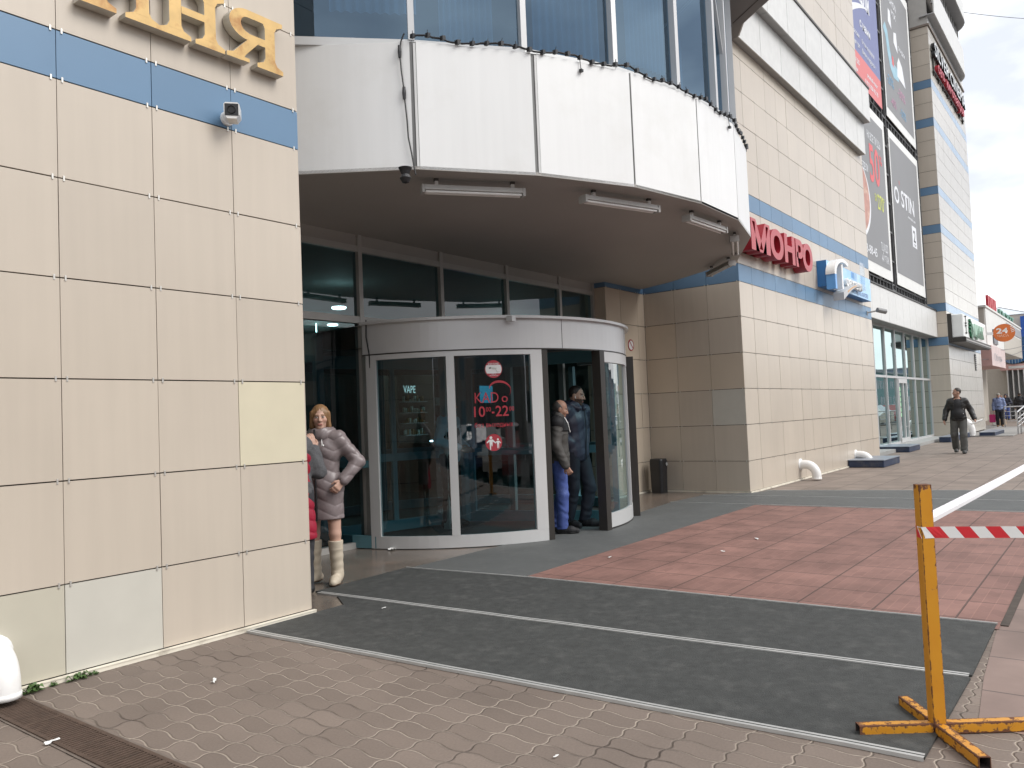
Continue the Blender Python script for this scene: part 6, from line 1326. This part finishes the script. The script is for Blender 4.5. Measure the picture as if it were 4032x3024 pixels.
# two men in the door opening
JEANS = mat('blue_jeans', (.05, .085, .28), .75, var=.22, scale=9, bump=.3, bscale=90, dirt=(.16, .22, .48), dirt_amt=.6, dirt_scale=5); GJ = mat('grey_jacket', (.062, .058, .053), .7, var=.15, scale=12, bump=.3, bscale=30); BLK = mat('black_cloth', (.012, .012, .014), .7, var=.2, bump=.2, bscale=50)
def yoke(o, G, K, vox, Rh, hp):
    s = SDF(); s.ell((0, 0, 1.33), (.212, .152, .15), .05); s.cap(G['sL'], G['sR'], .095, .095, .06); s.cap((0, -.01, 1.40), (0, .0, 1.53), .085, .082, .03); s.ell((0, .03, 1.60), (.06, .07, .11), .01, None, True)
    V_, F_ = s.mesh(vox, None, lambda X, Y, Z: 1.315+.05*np.abs(X)-Z); np_mesh('yoke', V_*K, F_, BLK, o)
    b = MB(); b.tube([Vector((.045, .095, 1.50))*K, Vector((.06, .14, 1.42))*K, Vector((.055, .165, 1.30))*K], .005, 5); b.tube([Vector((-.045, .095, 1.50))*K, Vector((-.04, .14, 1.42))*K], .005, 5); b.build('drawcord', WHITEPL, o)
person('person in blue jeans and a black and grey jacket, in profile in the doorway', (4.17, .53, .012), mix(.10, 1.0), 1.62, dict(eR=(.265, -.02, 1.13), wR=(.25, .10, .87), nR=(-.9, .1, 0), cR=.85, eL=(-.24, -.06, 1.14), wL=(-.24, .02, .90), kR=(.10, .03, .49), aR=(.10, .01, .085), tR=(.11, .2, .03), aL=(-.11, -.13, .085), tL=(-.13, .05, .03), head=(0, .045, 1.605)),
       [jacket('jacket', GJ, hem=.83, bulk=.9, collar=.05), yoke, trousers('jeans', JEANS, .9, .06, .004), shoes(BLK, sole=DARK)], skin=(.36, .20, .14), hair=(.05, .045, .04), hairstyle='receding', head_turn=6, nod=-17, vox=.006)
NAVY = mat('navy_puffer', (.045, .05, .078), .42, var=.1, scale=10, bump=.25, bscale=25); NTR = mat('navy_trousers', (.011, .014, .024), .75, var=.2, bump=.2, bscale=40)
def earbud(o, G, K, vox, Rh, hp):
    b = MB(); p = Vector(hp(-.083, .008, -.012)); 
    for sx in (1, -1): p = Vector(hp(.084*sx, .010, -.008)); b.tube([p*K, (p+Vector((0, .004, -.025)))*K], .005, 6)
    b.build('earbud', WHITEPL, o)
    s = SDF(); s.ell((0, -.11, 1.48), (.14, .075, .08), .03); s.cap((-.10, .02, 1.49), (-.05, .11, 1.45), .035, .03, .03); s.cap((.10, .02, 1.49), (.05, .11, 1.45), .035, .03, .03); s.cap((-.10, .02, 1.49), (-.08, -.1, 1.5), .04, .05, .03); s.cap((.10, .02, 1.49), (.08, -.1, 1.5), .04, .05, .03)
    V_, F_ = s.mesh(vox); np_mesh('hood', V_*K, F_, NAVY, o)
    for x0 in (-.0,): b = MB(); b.tube([Vector((.005, .165-.05*abs(z-1.2), z))*K for z in np.linspace(.82, 1.42, 12)], .006, 5); b.build('zip', BLACKPL, o)
person('bearded person in a navy puffer jacket and dark trousers standing in the doorway', (4.70, .62, .012), mix(.72, .70), 1.80, dict(sR=(.20, 0, 1.44), sL=(-.20, 0, 1.44), eR=(.31, -.08, 1.17), wR=(.15, .03, 1.02), nR=(-.5, -.5, -.3), cR=.7, eL=(-.31, -.08, 1.17), wL=(-.15, .03, 1.02), nL=(.5, -.5, -.3), cL=.7, kL=(-.10, .11, .47), aL=(-.06, .04, .085), tL=(-.09, .2, .03), kR=(.10, .0, .48), aR=(.12, -.08, .085), tR=(.15, .09, .03), head=(0, .04, 1.61)),
       [jacket('jacket', NAVY, hem=.80, bulk=1.15, cuff=.4, quilt=(.24, .0035, 'flat'), collar=.03), trousers('trousers', NTR, 1.0, .075, .0), shoes(BLK, sole=DARK), earbud], skin=(.44, .26, .19), hair=(.018, .014, .012), beard=.85, head_turn=18, nod=-10, vox=.006)
# walking man
LEA = mat('black_leather', (.016, .015, .014), .42, var=.2, scale=14, bump=.3, bscale=30); GREYJ = mat('grey_jeans', (.085, .085, .08), .8, var=.2, scale=9)
def shirt(o, G, K, vox, Rh, hp):
    s = SDF(); s.ell((0, .012, 1.26), (.175, .132, .2), .05); s.ell((0, .03, 1.04), (.17, .148, .19), .05); V_, F_ = s.mesh(vox, None, lambda X, Y, Z: .87-Z); np_mesh('shirt', V_*K, F_, BLK, o)
    b = MB()
    for x, z in ((-.13, 1.17), (-.125, 1.05)): b.lathe([(0, .004), (.011, .003), (.011, 0)], Vector((x, .165, z))*K, 10, axis=(0, 1, 0))
    b.build('button', ALU_WHITE, o)
walker = person('person in a black leather jacket and grey jeans walking with a rolled paper', (20.25, -1.42, .0), (-1, -.12), 1.76, dict(sR=(.17, 0, 1.395), sL=(-.17, 0, 1.395), eR=(.275, -.05, 1.14), wR=(.325, .05, .90), nR=(-1, .2, 0), cR=.45, eL=(-.29, -.08, 1.14), wL=(-.37, .02, .90), nL=(1, 0, 0), cL=.95, kR=(.12, -.02, .50), aR=(.10, -.26, .16), tR=(.10, -.13, .05), kL=(-.10, .09, .49), aL=(-.09, .06, .085), tL=(-.10, .22, .03)),
       [jacket('leather_jacket', LEA, hem=.86, bulk=1.25, open_=(.085, .9, 0, .0)), shirt, trousers('jeans', GREYJ, 1.5, .06, .01), shoes(mat('grey_shoe', (.06, .06, .06), .7))], skin=(.40, .23, .165), hair=(.035, .026, .02), head_turn=-68, nod=-3, beard=.25, vox=.0085)
hv = Vector((20.25, -1.42, 0)); fz = math.atan2(-.12, -1)-math.pi/2; K_ = 1.76/1.75
def wl(p): c, s_ = math.cos(fz), math.sin(fz); return hv+Vector((p[0]*c-p[1]*s_, p[0]*s_+p[1]*c, p[2]))*K_
b = MB(); b.tube([wl((-.28, .10, .77)), wl((-.55, .02, .87))], .028, 10); tag(b.build('rolled_paper', PAPER), 'white rolled paper held by the walking person', 'paper roll')
# far people by the ramp
def knit_hat(col):
    def f(o, G, K, vox, Rh, hp): s = SDF(); s.ell(hp(0, -.01, .06), (.088, .104, .085), .02, Rh); V_, F_ = s.mesh(vox, None, lambda X, Y, Z: G['head'][2]+.03-Z); np_mesh('hat', V_*K, F_, mat('knit_hat', col, .9, var=.2, scale=40), o)
    return f
def hood_up(m):
    def f(o, G, K, vox, Rh, hp): s = SDF(); s.ell(hp(0, -.03, .01), (.115, .115, .14), .03, Rh); s.ell(hp(0, .1, -.01), (.062, .08, .085), .01, Rh, True); V_, F_ = s.mesh(vox); np_mesh('hood', V_*K, F_, m, o)
    return f
PBL = mat('blue_pattern', (.20, .25, .42), .6, var=.5, scale=7, dirt=(.035, .045, .11), dirt_amt=.9, dirt_scale=6); DNV = mat('dark_navy', (.02, .024, .045), .6); 
def navy_half(o, G, K, vox, Rh, hp):
    s = SDF(); s.ell((0, .005, 1.05), (.185, .15, .15), .06); s.ell((0, 0, .90), (.205, .155, .16), .05); V_, F_ = s.mesh(vox, None, lambda X, Y, Z: np.maximum(.76-Z, Z-1.08)); np_mesh('lower_panel', V_*K, F_, DNV, o)
person('person in a blue patterned winter jacket and knit hat at the tower end', (42.2, -.02, .032), (-1, -.1), 1.66, dict(cR=.6, cL=.6), [jacket('jacket', PBL, hem=.78, bulk=1.5, collar=.04), navy_half, trousers('trousers', BLK, 1.2, .08), shoes(mat('tan_shoe', (.18, .10, .05), .7)), knit_hat((.32, .31, .27))], skin=(.45, .27, .2), hairstyle=None, vox=.011)
person('hooded person in dark navy jacket and blue jeans by the white fins', (58.0, 1.25, .0), (-1, .1), 1.72, dict(eR=(.3, .06, 1.14), wR=(.1, .22, 1.10), eL=(-.3, .06, 1.14), wL=(-.1, .22, 1.08)), [jacket('jacket', DNV, hem=.78, bulk=1.6), trousers('jeans', JEANS, 1.2, .08), shoes(BLK), hood_up(DNV)], hairstyle=None, vox=.013)
person('person in dark clothes standing behind the hooded one', (59.0, 1.62, .0), (-1, -.2), 1.68, {}, [jacket('jacket', mat('plum_jacket', (.05, .035, .05), .7), hem=.78, bulk=1.3), trousers('jeans', JEANS, 1.1, .08), shoes(BLK)], vox=.013)
person('person in black seen from behind near the handrail', (52.0, -.05, .0), (1, .1), 1.74, {}, [jacket('jacket', BLK, hem=.74, bulk=1.6, collar=.04), trousers('trousers', BLK, 1.1, .08), shoes(BLK)], vox=.013)
o = tag(MB.build((lambda b_: (b_.bbox(-.14, -.05, .0, .14, .05, .40, .03), b_.tube([(-.07, 0, .4), (-.05, 0, .55), (.05, 0, .55), (.07, 0, .4)], .008, 5), b_)[2])(MB()), 'shopping_bag', mat('pink_bag', (.62, .045, .20), .5)), 'bright pink shopping bag hanging beside the blue jacket', 'bag'); o.location = (42.25, .30, .25); o.rotation_euler = (0, 0, R(80))
# person inside, behind the left door glass
person('person in a pale blue shirt and dark vest inside the glass door', (4.05, 2.2, .012), (.3, -1), 1.74, dict(eR=(.30, -.02, 1.15), wR=(.12, .20, 1.05), eL=(-.30, -.02, 1.15), wL=(-.12, .2, 1.05)), [jacket('shirt', mat('pale_blue_shirt', (.35, .48, .55), .7), hem=.86, bulk=.5), (lambda o, G, K, vox, Rh, hp: [np_mesh('vest', *(lambda vf: (vf[0]*K, vf[1]))(SDF().ell((0, 0, 1.22), (.185, .14, .24), .05).mesh(vox, None, lambda X, Y, Z: np.maximum(.85-Z, Z-1.42))), BLK, o)]), trousers('trousers', BLK, 1, .07), shoes(BLK)], vox=.009)

# ================================================================= settle: put each Empty at the base of its thing
bpy.context.view_layer.update()
for o in list(bpy.data.objects):
    if o.type != 'EMPTY' or o.parent or o.location.length > 1e-6 or not o.children: continue
    pts = np.concatenate([np.array([c.matrix_world @ Vector(k) for k in c.bound_box]) for c in o.children])
    lo, hi = pts.min(0), pts.max(0); v = Vector(((lo[0]+hi[0])/2, (lo[1]+hi[1])/2, lo[2])); o.location = v
    for c in o.children: c.location = c.location-v
